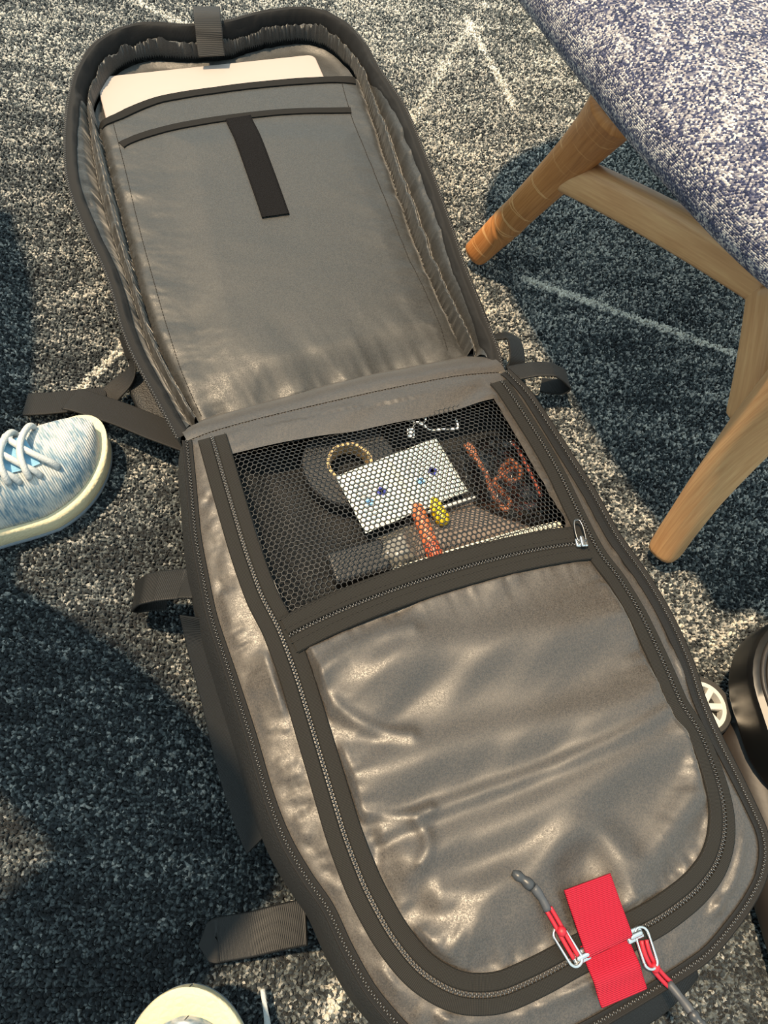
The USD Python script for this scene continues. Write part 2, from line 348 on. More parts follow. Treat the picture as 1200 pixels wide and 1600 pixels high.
zip_px = [(330, 676), (345, 730), (374, 830), (405, 922), (438, 990), (470, 1080), (500, 1180), (530, 1280), (563, 1370), (598, 1440), (640, 1500), (690, 1540), (742, 1555), (800, 1546), (855, 1520), (905, 1493),
          (985, 1458), (1020, 1440), (1070, 1406), (1110, 1364), (1130, 1310), (1131, 1250), (1116, 1190), (1096, 1140), (1064, 1092), (1036, 1030), (1008, 970), (972, 908), (935, 858), (905, 800), (872, 730), (840, 675), (806, 622), (785, 590)]
Z_in = even(PX(zip_px, .138)[:, :2], .002)
TREE_IN = cKDTree(Z_in)
POLY_IN = Polygon(Z_in).buffer(0)
hz_px = [(452, 994), (520, 962), (600, 930), (680, 903), (800, 870), (915, 848)]
Z_h = even(PX(hz_px, .140)[:, :2], .002)
TREE_H = cKDTree(Z_h)
TW = .0125     # half width of the inner zipper's tape
folds = [  # px polyline, height, half width: soft folds pressed into the lower pocket
    ([(470, 1060), (620, 1030), (780, 1010), (960, 960)], .0105, .024), ([(600, 1300), (690, 1262), (820, 1215), (940, 1165), (1050, 1105)], .0042, .0060), ([(560, 1215), (760, 1160), (930, 1120), (1060, 1060)], .0085, .018),
    ([(640, 1345), (760, 1300), (900, 1235), (1090, 1130)], .0080, .015), ([(690, 1400), (800, 1375), (890, 1300), (935, 1305), (965, 1345), (985, 1410)], .0085, .013), ([(1082, 1150), (1085, 1230), (1040, 1300), (1000, 1350)], .0070, .011),
    ([(650, 1480), (760, 1450), (860, 1400)], .007, .014), ([(520, 1100), (570, 1135), (640, 1150)], .0036, .006), ([(560, 1270), (620, 1275), (670, 1265)], .0030, .0045), ([(655, 1350), (665, 1310), (650, 1285)], .0030, .005), ([(500, 1060), (560, 1010), (640, 985)], .003, .007),
    ([(1120, 1430), (1150, 1370), (1165, 1310)], .003, .005), ([(700, 1590), (800, 1575), (900, 1545), (1010, 1480)], .004, .006)]
folds = [(cKDTree(even(PX(p, .14)[:, :2], .002)), even(PX(p, .14)[:, :2], .002), h, w) for p, h, w in folds]
AX = P(830, 1320, .14)[:2] - P(560, 640, .14)[:2]; AX /= np.linalg.norm(AX); AY = np.array([-AX[1], AX[0]])
def zb(xy, wr=1.0):
    """Height of the bag's open side."""
    xy = np.asarray(xy, float)
    d, _ = TREE_OUT.query(xy); din, iin = TREE_IN.query(xy); dh, ih = TREE_H.query(xy)
    z = ZR + .017 * (1 - np.exp(-d / .03))
    inside = shapely.contains_xy(POLY_IN, xy[:, 0], xy[:, 1])
    u, v = xy @ AX, xy @ AY
    damp = smooth((din - TW * .9) / .006) * smooth((dh - TW * .9) / .006)
    edge = np.where(inside, np.exp(-np.maximum(din - TW, 0) / .013), .7)
    pk = n2(iin * .002 / .0085, din / .03, 3, 2)
    pk2 = n2(iin * .002 / .017 + 9, din / .05, 5, 2)
    damp = damp * smooth((d - .006) / .008)
    w = damp * edge * (pk * .0062 + pk2 * .0085)
    pe = n2(ih * .002 / .010, dh / .04, 8, 2)
    w += damp * inside * np.exp(-np.maximum(dh - TW, 0) / .012) * pe * .006
    w += damp * (.25 + .75 * inside) * (n2(u / .035 + .5 * v / .035, v / .11, 11, 2) * .009)
    for tree, line, h, ww in folds:
        dd, _ = tree.query(xy, distance_upper_bound=.12); dd = np.where(np.isfinite(dd), dd, .12)
        w += damp * h * np.exp(-(dd / ww) ** 2)
    return z + w * wr
def zb_soft(xy): return zb(xy, .35)

bag = thing('backpack', 'open dark grey travel backpack lying flat with its lid folded back', 'backpack')
# mesh window
RXY = P(455, 800, .14)[:2] - P(385, 822, .14)[:2]; RXY /= np.linalg.norm(RXY)
mesh_px = [(362, 706), (450, 688), (560, 670), (680, 646), (772, 622), (800, 668), (838, 735), (886, 815), (880, 832), (800, 853), (700, 882), (560, 928), (455, 968), (420, 890), (388, 790)]
MESH = Polygon(PX(mesh_px, .14)[:, :2])
tape_in = LineString(Z_in).buffer(TW * .92)
low_cut = Polygon(np.vstack([Z_h, P(1400, 760, .14)[None, :2], P(1600, 1800, .14)[None, :2], P(300, 1900, .14)[None, :2], P(200, 1060, .14)[None, :2]]))
LOW = POLY_IN.intersection(low_cut)
TOP = POLY_IN.difference(low_cut).union(Polygon(np.vstack([B_hinge, Z_in[[0, -1]]])).buffer(0)).difference(MESH)
TOP = TOP.intersection(POLY_OUT)
BORDER = POLY_OUT.difference(POLY_IN).difference(Polygon(np.vstack([B_hinge, Z_in[[0, -1]]])).buffer(0))
obj('lower_pocket_panel', sheet(LOW, .0024, zb), LINING, bag, sm=True)
obj('upper_lining_panel', sheet(TOP, .0026, zb), LINING, bag, sm=True)
obj('border_lining', sheet(BORDER, .0022, zb), LINING, bag, sm=True)
obj('pocket_back', sheet(MESH.buffer(.02).intersection(POLY_OUT.buffer(-.01)), .006, lambda p: zb_soft(p) - .040 + .030 * smooth(((P(452, 800, .14)[:2] - p) @ np.array([RXY[0], RXY[1]])) / .05) + n2(p[:, 0] / .05, p[:, 1] / .05, 2) * .010), CAVITY, bag, sm=True)
# side wall and bottom
side = lambda k: (lambda o: k * (.007 - .007 * o[:, 0] - .002 * o[:, 1]))
B_ring = even(np.vstack([B_open, B_hinge[1:-1], B_open[:1]]), .006)[:-1]
sw = wall(B_ring, [(ZR, 0.0), (ZR - .004, side(.25)), (ZR - .018, side(.7)), (ZR - .045, side(1.0)), (.05, side(.95)), (.018, side(.6)), (.005, side(0))])
base = sheet(Polygon(B_ring).buffer(-.001), .03, lambda p: np.full(len(p), .005))
obj('side_wall', sw, SHELL, bag, sm=True)
obj('base', base, SHELL, bag, sm=False)
# outer zipper edge
m, uv = strip_on(B_open, -.004, .0045, zb_soft, .0012); obj('edge_tape', m, TAPEDARK, bag, sm=True, uv=uv)
br = B_open[int(len(B_open) * .62):]
m, uv = strip_on(br, .0035, [.005, .008, .011, .012, .011, .008], zb_soft, .0014); obj('edge_tape', m, TAPEDARK, bag, sm=True, uv=uv)
obj('edge_zipper_teeth', teeth_on(B_open, zb_soft, .0016, .0015, .0020, off=.0005), TEETH, bag, sm=True, kind='stuff')
# inner zipper, its tape in two halves with a seam
m, uv = strip_on(Z_in, .0016, TW, zb_soft, .0018); obj('zipper_tape', m, TAPE, bag, sm=True, uv=uv)
m, uv = strip_on(Z_in, [-TW, -TW, -TW, -TW, -.0115, -.0105, -.008, -.0065, -.0065, -.0075], -.0016, zb_soft, .0018); obj('zipper_tape', m, TAPE, bag, sm=True, uv=uv)
obj('pocket_zipper_teeth', teeth_on(Z_in, zb_soft, .0020), TEETH, bag, sm=True, kind='stuff')
m, uv = strip_on(Z_h, .0012, .0160, zb_soft, .0030); obj('zipper_tape', m, TAPE, bag, sm=True, uv=uv)
m, uv = strip_on(Z_h, -.0155, -.0012, zb_soft, .0030); obj('zipper_tape', m, TAPE, bag, sm=True, uv=uv)
obj('mesh_zipper_teeth', teeth_on(Z_h, zb_soft, .0032, .0014), TEETH, bag, sm=True, kind='stuff')
def stitches(path, zf, lift, pitch=.0042, ln=.0028, r=.00032):
    p = even(np.asarray(path)[:, :2], pitch); t = np.gradient(p, axis=0); t /= np.linalg.norm(t, axis=1, keepdims=True)
    ms = []
    for a, d in zip(p, t):
        e = np.array([a - d * ln / 2, a, a + d * ln / 2]); z = zf(e) + lift + np.array([-.0003, .0001, -.0003])
        ms.append(tube(np.column_stack([e, z]), r, 5))
    return cat(ms)
nz = normals2(Z_in)
obj('stitching', cat([stitches(Z_in + nz * (TW - .0012) * s, zb_soft, .0021) for s in (1,)]), THREAD, bag, sm=True, kind='stuff')
nh = normals2(Z_h)
obj('stitching', cat([stitches(Z_h + nh * s, zb_soft, .0033) for s in (.0145, .0060, -.0062, -.014)]), THREAD, bag, sm=True, kind='stuff')
# net
def net_z(xy): d = np.array(shapely.distance(shapely.boundary(MESH), shapely.points(xy))) * shapely.contains_xy(MESH, xy[:, 0], xy[:, 1]); return zb_soft(xy) - .0012 + .006 * smooth(d / .03) + n2(xy[:, 0] / .04, xy[:, 1] / .04, 21) * .006 * smooth(d / .01)
CE = .0046
def net():
    x0, y0, x1, y1 = MESH.bounds; a = CE / math.sqrt(3)
    d1 = AY; d2 = AX
    pts, edges = {}, set()
    R = int(.4 / CE)
    c0 = np.array(MESH.centroid.coords[0])
    for i in range(-R, R):
        for j in range(-R, R):
            c = c0 + d1 * (CE * (i + .5 * (j % 2))) + d2 * (a * 1.5 * j)
            if not MESH.buffer(.004).contains(shapely.Point(c)): continue
            ks = []
            for k in range(6):
                an = math.pi / 6 + k * math.pi / 3
                q = c + d1 * math.cos(an) * a + d2 * math.sin(an) * a
                key = (round(q[0] / 2e-4), round(q[1] / 2e-4)); near = next((kk for kk in ((key[0] + dx, key[1] + dy) for dx in (-1, 0, 1) for dy in (-1, 0, 1)) if kk in pts), key)
                pts.setdefault(near, q); ks.append(near)
            for k in range(6): edges.add(tuple(sorted((ks[k], ks[(k + 1) % 6]))))
    edges = sorted(edges); q = np.array([[pts[a_], pts[b_]] for a_, b_ in edges])
    z = net_z(q.reshape(-1, 2)).reshape(-1, 2); q = np.concatenate([q, z[..., None]], -1)
    r = .00056; t = q[:, 1] - q[:, 0]; L = np.linalg.norm(t, axis=1, keepdims=True); t /= L
    s = np.cross(t, [0, 0, 1.0]); s /= np.linalg.norm(s, axis=1, keepdims=True); b = np.cross(s, t)
    ang = np.arange(5) * 2 * np.pi / 5
    ring = r * (np.cos(ang)[None, :, None] * s[:, None] + np.sin(ang)[None, :, None] * b[:, None] * .8)
    v = np.concatenate([q[:, 0:1] - t[:, None] * r * .5 + ring, q[:, 1:2] + t[:, None] * r * .5 + ring], 1).reshape(-1, 3)
    f = np.array([[k, (k + 1) % 5, 5 + (k + 1) % 5, 5 + k] for k in range(5)])
    f = (f[None] + np.arange(len(q))[:, None, None] * 10).reshape(-1, 4)
    return trimesh.Trimesh(v, np.vstack([f[:, [0, 1, 2]], f[:, [0, 2, 3]]]), process=False)
obj('mesh_net', net(), NET, bag, sm=True, kind='stuff')

# ------------------------------------------------------------------ lid
ZL, ZP = .118, .086
lid_px = [(283, 684), (255, 632), (222, 572), (196, 512), (182, 460), (168, 420), (140, 362), (116, 302), (107, 245), (109, 180), (118, 130), (140, 84), (172, 56), (222, 40), (300, 42), (350, 37), (400, 24), (450, 16), (500, 20), (545, 45), (570, 75), (588, 108), (610, 140), (630, 172), (652, 225), (678, 292), (702, 360), (724, 425), (748, 485), (770, 540), (780, 578)]
in_px = [(312, 662), (280, 610), (248, 545), (226, 480), (205, 400), (186, 320), (167, 250), (150, 185), (134, 130), (144, 98), (210, 84), (300, 78), (370, 72), (430, 58), (490, 54), (534, 70), (552, 105), (564, 140), (585, 205), (612, 285), (640, 365), (670, 440), (700, 505), (728, 560)]
L_out = even(PX(lid_px, ZL)[:, :2], .003); L_in = even(PX(in_px, ZP)[:, :2], .003)
seam_px = [(728, 565), (640, 585), (540, 606), (430, 635), (370, 652), (312, 662)]
L_seam = even(PX(seam_px, ZP)[:, :2], .003)
T_lo, T_li, T_ls = cKDTree(L_out), cKDTree(L_in), cKDTree(L_seam)
LPOLY_OUT = Polygon(np.vstack([L_out, L_in[::-1][:1], L_seam[1:-1], L_in[:1]])).buffer(0)
room = Polygon(np.vstack([L_out, L_seam[1:-1] + (L_seam[1:-1] - L_out.mean(0)) * .4])).buffer(0).buffer(-.0135)
L_in = np.array([q if room.contains(shapely.Point(q)) else np.array(shapely.ops.nearest_points(room, shapely.Point(q))[0].coords[0]) for q in L_in])
L_in = even(L_in[np.r_[True, np.linalg.norm(np.diff(L_in, axis=0), axis=1) > 1e-4]], .003); T_li = cKDTree(L_in)
LPOLY_IN = Polygon(np.vstack([L_in, L_seam[1:-1]])).buffer(0)
LPOLY_INB = LPOLY_IN.buffer(.0004)
PAD = Polygon(PX([(268, 215), (400, 200), (556, 205), (600, 300), (650, 420), (690, 520), (560, 565), (400, 600), (330, 560), (300, 420)], ZP + .01)[:, :2])
def zl(xy):
    xy = np.asarray(xy, float)
    do, io = T_lo.query(xy); di, ii = T_li.query(xy); ds, _ = T_ls.query(xy)
    inside = shapely.contains_xy(LPOLY_INB, xy[:, 0], xy[:, 1])
    s = do / (do + di + 1e-9)
    prof = np.interp(s, [0, .15, .25, .42, .52, .62, .70, .80, .88, .94, 1.0], [ZL, ZL + .001, ZL - .003, ZL - .007, ZL - .015, ZL - .026, ZL - .014, ZL - .010, ZL - .014, ZL - .034, ZP])
    crumple = (n2(xy[:, 0] / .014, xy[:, 1] / .014, 31, 3) * .011 + n2(io * .003 / .014, do / .05, 33, 3) * .013) * smooth((s - .12) / .15) * smooth((1 - s) / .1)
    zg = prof + crumple
    d_in = np.minimum(di, ds)
    pad = np.array(shapely.distance(shapely.boundary(PAD), shapely.points(xy))) * np.where(shapely.contains_xy(PAD, xy[:, 0], xy[:, 1]), 1, -1)
    zp = ZP + .012 * (1 - np.exp(-di / .0035)) * (.15 + .85 * smooth((ds + .004) / .05))
    zp += .0045 * smooth(pad / .04 + .3)
    fade = np.exp(-di / .03)
    zp += fade * (n2(ii * .003 / .018 + di / .06, di / .04, 41, 3) * .009) + n2(xy[:, 0] / .09, xy[:, 1] / .06, 43) * .003
    zp += np.exp(-ds / .03) * n2(xy[:, 0] / .03 + xy[:, 1] / .05, xy[:, 1] / .09, 45, 3) * .012 * smooth(ds / .006)
    return np.where(inside, zp, zg)
GUS = LPOLY_OUT.difference(LPOLY_IN)
obj('lid_gusset_lining', sheet(GUS, .0021, zl), LIDLINING, bag, sm=True)
# pocket panel below the hem, back lining above it
hem_px = [(140, 192), (160, 186), (200, 168), (250, 150), (320, 138), (400, 128), (495, 121), (555, 121)]
hem = even(PX(hem_px, ZP + .014)[:, :2], .003)
above = Polygon(np.vstack([hem, P(700, -100, ZP)[None, :2], P(0, -100, ZP)[None, :2]]))
PANEL = LPOLY_IN.difference(above); BACK = LPOLY_IN.intersection(above.buffer(.012))
obj('laptop_pocket_panel', sheet(PANEL, .0024, zl), LIDLINING, bag, sm=True)
def zback(p):
    di, _ = T_li.query(p); return .078 + (zl(p) - .078) * np.exp(-di / .004) * .5 + n2(p[:, 0] / .02, p[:, 1] / .02, 51) * .002 * smooth(di / .01)
obj('back_lining', sheet(BACK, .003, zback), LIDLINING, bag, sm=True)
hem_in = hem[shapely.contains_xy(LPOLY_IN.buffer(.002), hem[:, 0], hem[:, 1])]
m, uv = strip_on(hem_in, -.010, .0012, zl, .0015, sink=.004); obj('pocket_hem', m, BAND, bag, sm=True, uv=uv)
h2 = even(PX([(186, 222), (220, 208), (290, 190), (380, 177), (460, 170), (548, 168)], ZP + .014)[:, :2], .003)
m, uv = strip_on(h2, -.0085, .0010, zl, .0014, sink=.004); obj('pocket_hem', m, BAND, bag, sm=True, uv=uv)
st_l = PX([(176, 190), (192, 250), (216, 350), (246, 460), (280, 570), (312, 640)], ZP + .012)[:, :2]
st_r = PX([(534, 130), (556, 200), (592, 290), (632, 390), (668, 465), (700, 540)], ZP + .012)[:, :2]
obj('stitching', cat([stitches(even(x, .003), zl, .0004, .0036, .0024, .00042) for x in (st_l, st_r)]), THREAD, bag, sm=True, kind='stuff')
seam_in = LineString(L_seam).parallel_offset(.0035, 'left') if False else L_seam
obj('stitching', stitches(even(PX([(385, 642), (460, 622), (560, 597), (650, 578), (715, 564)], ZP)[:, :2], .003), zl, .0006, .0034, .0024, .0005), plain('pale_thread', lin(120, 112, 98), .6), bag, sm=True, kind='stuff', label='pale seam thread')
# hook-and-loop strip
vel = even(PX([(372, 181), (394, 235), (414, 290), (431, 339)], ZP + .016)[:, :2], .002)
m, uv = strip_on(vel, -.0150, .0150, zl, .0024); obj('hook_and_loop_strip', m, HOOK, bag, sm=True, uv=uv)
# rim: tape, teeth, wall, back
m, uv = strip_on(L_out, -.0085, .0045, zl, .0014); obj('lid_edge_tape', m, TAPEDARK, bag, sm=True, uv=uv)
nl = normals2(L_out)
obj('lid_zipper_teeth', teeth_on(L_out + nl * .0035, lambda p: zl(p) * 0 + ZL + .0005, .0012, .0016, .0022), TEETH, bag, sm=True, kind='stuff')
L_ring = even(np.vstack([L_out, L_seam[1:-1], L_out[:1]]), .006)[:-1]
lw = wall(even(L_out, .006), [(ZL, .0), (ZL - .006, .0015), (ZL - .03, .0), (.06, -.006), (.042, -.02), (.035, -.04)], False)
obj('lid_side_wall', lw, SHELL, bag, sm=True)
obj('lid_back', sheet(Polygon(L_ring).buffer(-.035), .03, lambda p: np.full(len(p), .036)), SHELL, bag, sm=False)
# hinge gusset between the lid's seam and the body
hs, hb = even(PX([(742, 552), (640, 572), (540, 593), (430, 622), (330, 650), (278, 676)], ZP + .0005), .004), even(PX(hinge_px, ZR), .004)
k = 60
hs, hb = (np.array([np.interp(np.linspace(0, 1, k), np.linspace(0, 1, len(c)), c[:, i]) for i in range(3)]).T for c in (hs, hb))
tt = np.linspace(0, 1, 10)
hv = hs[:, None] * (1 - tt)[None, :, None] + hb[:, None] * tt[None, :, None]
hv[..., 2] = (ZP + .0005) + (ZR + .001 - ZP - .0005) * smooth(tt ** .7)[None] + n2(np.linspace(0, 9, k), np.zeros(k), 61)[:, None] * .006 * np.sin(tt * np.pi)[None]
f = grid_faces(k, 10); obj('hinge_gusset', trimesh.Trimesh(hv.reshape(-1, 3), np.vstack([f[:, [0, 1, 2]], f[:, [0, 2, 3]]]), process=False), LINING, bag, sm=True)
# top webbing loop across the lid's rim
z0 = ZL
lp = np.vstack([P(331, 88, ZP + .016), P(328, 66, ZL - .006), P(326, 44, ZL + .006), P(324, 26, ZL + .012), P(323, 12, ZL + .010), P(323, 12, ZL + .002), P(324, 26, ZL + .004)])
m, uv = ribbon(lp, .0325, .0022, (0, 0, 1), .002)
obj('grab_loop', m, WEB, bag, sm=True, uv=uv)

# ------------------------------------------------------------------ red tab, zipper pulls
tab = np.vstack([PS([(910, 1378)], zb_soft)[0] + [0, 0, .010], PS([(925, 1420)], zb_soft)[0] + [0, 0, .009], PS([(940, 1462)], zb_soft)[0] + [0, 0, .009], PS([(946, 1478)], zb_soft)[0] + [0, 0, .0085]])
m, uv = ribbon(tab, .0355, .0028, (0, 0, 1), .002); rt = obj('red_pull_tab', m, RED, bag, sm=True, uv=uv, label='red webbing tab over the pocket zipper')
td = (tab[3] - tab[0])[:2]; td /= np.linalg.norm(td); t0 = PS([(940, 1464)], zb_soft)[0][:2]
tq = t0 + td * np.array([[0.0], [.012], [.022], [.030], [.037]]); tab2 = np.column_stack([tq, np.maximum(zb_soft(tq), .131) + [.0028, .0032, .0062, .0068, .0058]])
m, uv = ribbon(tab2, .0345, .0028, (0, 0, 1), .002); obj('lower_layer', m, RED, rt, sm=True, uv=uv)
def slider(px, along, frame_px, frame_dir, cord_px, sleeve_px, tip_px, r=.0018):
    c = PS([px], zb_soft)[0] + [0, 0, .004]; a = np.r_[along, 0]; a = a / np.linalg.norm(a)
    body = cat([place(rbox(.013, .0085, .0042, .0018), c + [0, 0, .0006], (0, 0, 1), a), place(rbox(.010, .0035, .0040, .0016), c + [0, 0, .0042], (0, 0, 1), a)])
    s = obj('zipper_slider', body, METAL, bag)
    d = np.r_[frame_dir, 0]; d = d / np.linalg.norm(d); n = np.cross([0, 0, 1], d)
    L, wv = .025, .0046
    fr = PS([frame_px], zb_soft)[0] + [0, 0, .0080]
    rr = np.array(shapely.box(-L / 2 + .0045, -wv + .0045, L / 2 - .0045, wv - .0045).buffer(.0045, quad_segs=8).exterior.coords)
    loop = fr + rr[:, :1] * d + rr[:, 1:] * n
    obj('pull_frame', tube(loop, .0011, 8), METAL, s, sm=True)
    cp = np.array([PS([q], zb_soft)[0] + [0, 0, .0085] for q in cord_px])
    nn = normals2(even(cp, .002)[:, :2]); ce = even(cp, .002)
    off = np.column_stack([nn, np.zeros(len(nn))]) * .0017
    obj('pull_cord', cat([tube(ce + off, .0015, 8), tube(ce - off, .0015, 8), trimesh.creation.icosphere(2, .0034).apply_translation(ce[len(ce) // 2] + [0, 0, .001])]), REDCORD, s, sm=True, label='red cord')
    sl = np.array([PS([q], zb_soft)[0] + [0, 0, .0085] for q in sleeve_px])
    obj('cord_sleeve', tube(sl, [.0028, .0028, .0026, .0032, .0030], 12, .002), RUBBER, s, sm=True, label='grey rubber sleeve')
    tp = np.array([PS([q], zb_soft)[0] + [0, 0, .008] for q in tip_px])
    obj('cord_end', tube(tp, [.0034, .0040, .0028, .0038, .0020], 10, .0015), plain('cord_tip', lin(52, 54, 57), .4) if not stage.GetPrimAtPath('/World/Looks/cord_tip') else UsdShade.Material.Get(stage, '/World/Looks/cord_tip'), s, sm=True)
slider((904, 1493), P(930, 1480, .14)[:2] - P(880, 1505, .14)[:2], (881, 1478), P(868, 1452, .14)[:2] - P(898, 1500, .14)[:2], [(893, 1494), (878, 1468), (864, 1442), (851, 1420)], [(850, 1422), (840, 1402), (828, 1386)], [(826, 1386), (812, 1374), (796, 1364)])
slider((986, 1460), P(1010, 1446, .14)[:2] - P(960, 1470, .14)[:2], (1002, 1480), P(1008, 1502, .14)[:2] - P(993, 1456, .14)[:2], [(998, 1468), (1006, 1495), (1018, 1515), (1038, 1536)], [(1036, 1534), (1054, 1556), (1072, 1580)], [(1070, 1578), (1080, 1590), (1092, 1606)])
ms = PS([(905, 852)], zb_soft)[0] + [0, 0, .005]
s = obj('zipper_slider', cat([place(rbox(.011, .008, .004, .0016), ms, (0, 0, 1), [1, .1, 0]), place(rbox(.004, .010, .003, .0014), ms + [0, 0, .003], (0, 0, 1), [1, .1, 0])]), METAL, bag)
d = P(900, 825, .14) - P(907, 853, .14); d /= np.linalg.norm(d); n_ = np.cross([0, 0, 1], d)
obj('pull_frame', tube(np.array([ms + [0, 0, .003] + d * (.019 * x) + n_ * .0038 * y for x, y in ((.05, -.9), (.05, .9), (.6, 1), (1, .6), (1, -.6), (.6, -1), (.05, -.9))]), .0010, 8, .001), DARKMETAL, s, sm=True)

# ------------------------------------------------------------------ straps that hang off the bag
def strap(name, pts, width, thick=.0022, up=(0, 0, 1), m=WEB, label=None):
    me, uv = ribbon(np.array(pts, float), width, thick, up); return obj(name, me, m, bag, sm=True, uv=uv, label=label)
strap('compression_strap', [P(305, 965, .105), P(318, 1010, .088), P(340, 1090, .080), P(362, 1180, .076), P(392, 1275, .074), P(408, 1312, .080)], .030, up=(-.45, -.1, 1), m=WEBBLACK)
strap('side_loop', [P(312, 912, .085), P(285, 912, .075), P(245, 916, .066), P(222, 922, .056), P(212, 930, .036), P(222, 932, .018), P(260, 930, .012)], .030, up=np.array([(0, .1, 1), (0, .1, 1), (-.2, .1, 1), (-.7, .1, .8), (-1, .1, 0), (-.5, 0, -1), (0, 0, -1)]), m=WEBBLACK)
strap('side_loop', [P(478, 1440, .055), P(440, 1448, .040), P(390, 1460, .026), P(350, 1468, .018), P(334, 1470, .010), P(346, 1470, .006)], .032, up=np.array([(0, .1, 1), (0, .1, 1), (0, .1, 1), (-.3, .1, 1), (-1, .1, .1), (-.1, 0, -1)]), m=WEBBLACK)
strap('shoulder_strap', [P(300, 690, .035), P(250, 672, .034), P(190, 648, .030), P(130, 628, .026), P(110, 624, .022)], .031, up=(0, .15, 1))
strap('strap_end', [P(165, 622, .020), P(120, 626, .016), P(80, 630, .012), P(40, 632, .009)], .030, up=(0, .1, 1))
strap('shoulder_strap', [P(192, 520, .05), P(205, 560, .042), P(200, 590, .030), P(172, 618, .018), P(150, 628, .014)], .022, up=np.array([(-.9, .3, .5), (-.9, .1, .5), (-.8, -.4, .6), (-.4, -.6, .8), (0, -.2, 1)]))
strap('shoulder_pad', [P(222, 585, .020), P(235, 620, .020), P(262, 662, .020), P(320, 690, .02)], .036, .012, up=(0, 0, 1), m=SHELL)
for a in (.3, .7):   # padded shoulder straps folded under the lid
    b0 = L_seam[int(len(L_seam) * a)]; b1 = b0 + (P(330, 60, .05)[:2] - P(520, 610, .05)[:2]) * .72
    pts = np.array([[*(b0 + (b1 - b0) * t), .02 + .004 * math.sin(t * 3)] for t in np.linspace(.03, 1, 6)])
    strap('shoulder_pad', pts, .06, .032, m=SHELL)
strap('side_loop', [P(768, 530, .034), P(784, 526, .044), P(799, 528, .050), P(807, 545, .050), P(808, 562, .047), P(802, 582, .040)], .021, up=np.array([(-.3, .3, 1), (-.2, .5, 1), (.3, .4, 1), (.45, -.1, 1), (.4, -.2, 1), (.3, -.3, 1)]), m=WEBBLACK)
strap('side_loop', [P(796, 584, .050), P(835, 577, .050), P(865, 578, .046), P(884, 590, .034), P(878, 604, .020), P(845, 602, .013)], .022, up=np.array([(.1, .15, 1), (.1, .15, 1), (.4, .2, 1), (1, .0, .3), (.3, 0, -1), (0, -.1, -1)]), m=WEBBLACK)
strap('haul_handle', [P(900, 1640, .06), P(960, 1606, .066), P(1020, 1570, .07), P(1060, 1535, .066), P(1085, 1505, .06)], .026, .003, up=(.3, -.5, .8), m=WEBBLACK)

# ------------------------------------------------------------------ laptop
tl, tr = P(147, 114, .093), P(491, 78, .093)
dx = (tr - tl)[:2]; wl = np.linalg.norm(dx); dx /= wl; dy = np.array([dx[1], -dx[0]])
L = .302
ctr = tl[:2] + dx * wl / 2 + dy * L / 2
lap = thing('laptop', 'thin silver laptop sticking out of the sleeve in the lid', 'laptop', loc=(*ctr, .0770), rotz=math.degrees(math.atan2(dx[1], dx[0])))
def rslab(w, l, t, rc, rb):
    sq = shapely.box(-w / 2 + rc, -l / 2 + rc, w / 2 - rc, l / 2 - rc)
    rows = [(0, -rb), (rb * .3, -rb * .3), (rb, 0), (t - rb, 0), (t - rb * .3, -rb * .3), (t, -rb)]
    ring = np.array(sq.buffer(rc, quad_segs=10).exterior.coords)[:-1]
    sd = wall(ring, rows); caps = []
    for z in (0, t):
        p = np.array(sq.buffer(rc - rb, quad_segs=10).exterior.coords)[:-1]
        c = trimesh.creation.triangulate_polygon(Polygon(p), engine='earcut'); caps.append(trimesh.Trimesh(np.column_stack([c[0], np.full(len(c[0]), z)]), c[1] if z else c[1][:, ::-1], process=False))
    m = cat([sd] + caps); m.merge_vertices(); m.fix_normals(); return m
def local(th, m):
    T = np.array(UsdGeom.XformCache().GetLocalToWorldTransform(th)).T; m = m.copy(); m.apply_transform(T); return m
obj('laptop_lid', local(lap, rslab(wl, L, .0042, .010, .0016).apply_translation((0, 0, .0066))), LAPTOP, lap, sm=35)
obj('laptop_base', local(lap, rslab(wl, L, .0062, .010, .0024)), KEYGREY, lap, sm=35)

# ------------------------------------------------------------------ things behind the net
def PN(u, v, dz=-.006): 
    q = PS([(u, v)], lambda xy: zb_soft(xy) + dz)[0]; return q
BLACKP = plain('black_plastic', lin(36, 36, 37), .45, bump=(300., .0002))
CARD = plain('cardboard', lin(196, 164, 120), .8, bump=(200., .0004))
PAPER = plain('white_paper', lin(238, 234, 216), .6, bump=(120., .0004))
INK = plain('blue_ink', lin(42, 52, 150), .5); INK2 = plain('pale_ink', lin(130, 178, 220), .5); INK3 = plain('grey_ink', lin(190, 190, 190), .6)
c = PN(545, 735, -.030)
tape = thing('tape_roll', 'black roll of tape with a cardboard core behind the net', 'tape', loc=c)
prof = [(.020, 0), (.041, 0), (.0425, .0015), (.0425, .0125), (.041, .014), (.020, .014), (.020, 0)]
obj('tape_body', local(tape, lathe(prof, 64)), BLACKP, tape)
obj('cardboard_core', local(tape, lathe([(.0175, -.0005), (.0205, -.0005), (.0205, .0148), (.0175, .0148), (.0175, -.0005)], 48)), CARD, tape)
q = [PN(523, 742), PN(683, 683), PN(731, 764), PN(573, 831)]
pc = sum(q) / 4; ex = (q[1] - q[0] + q[2] - q[3]) / 2; wx = np.linalg.norm(ex[:2]); ey = (q[0] - q[3] + q[1] - q[2]) / 2; wy = np.linalg.norm(ey[:2])
pk = thing('paper_packet', 'white double sachet with small blue printing behind the net', 'packet', loc=pc - [0, 0, .003], rotz=math.degrees(math.atan2(ex[1], ex[0])))
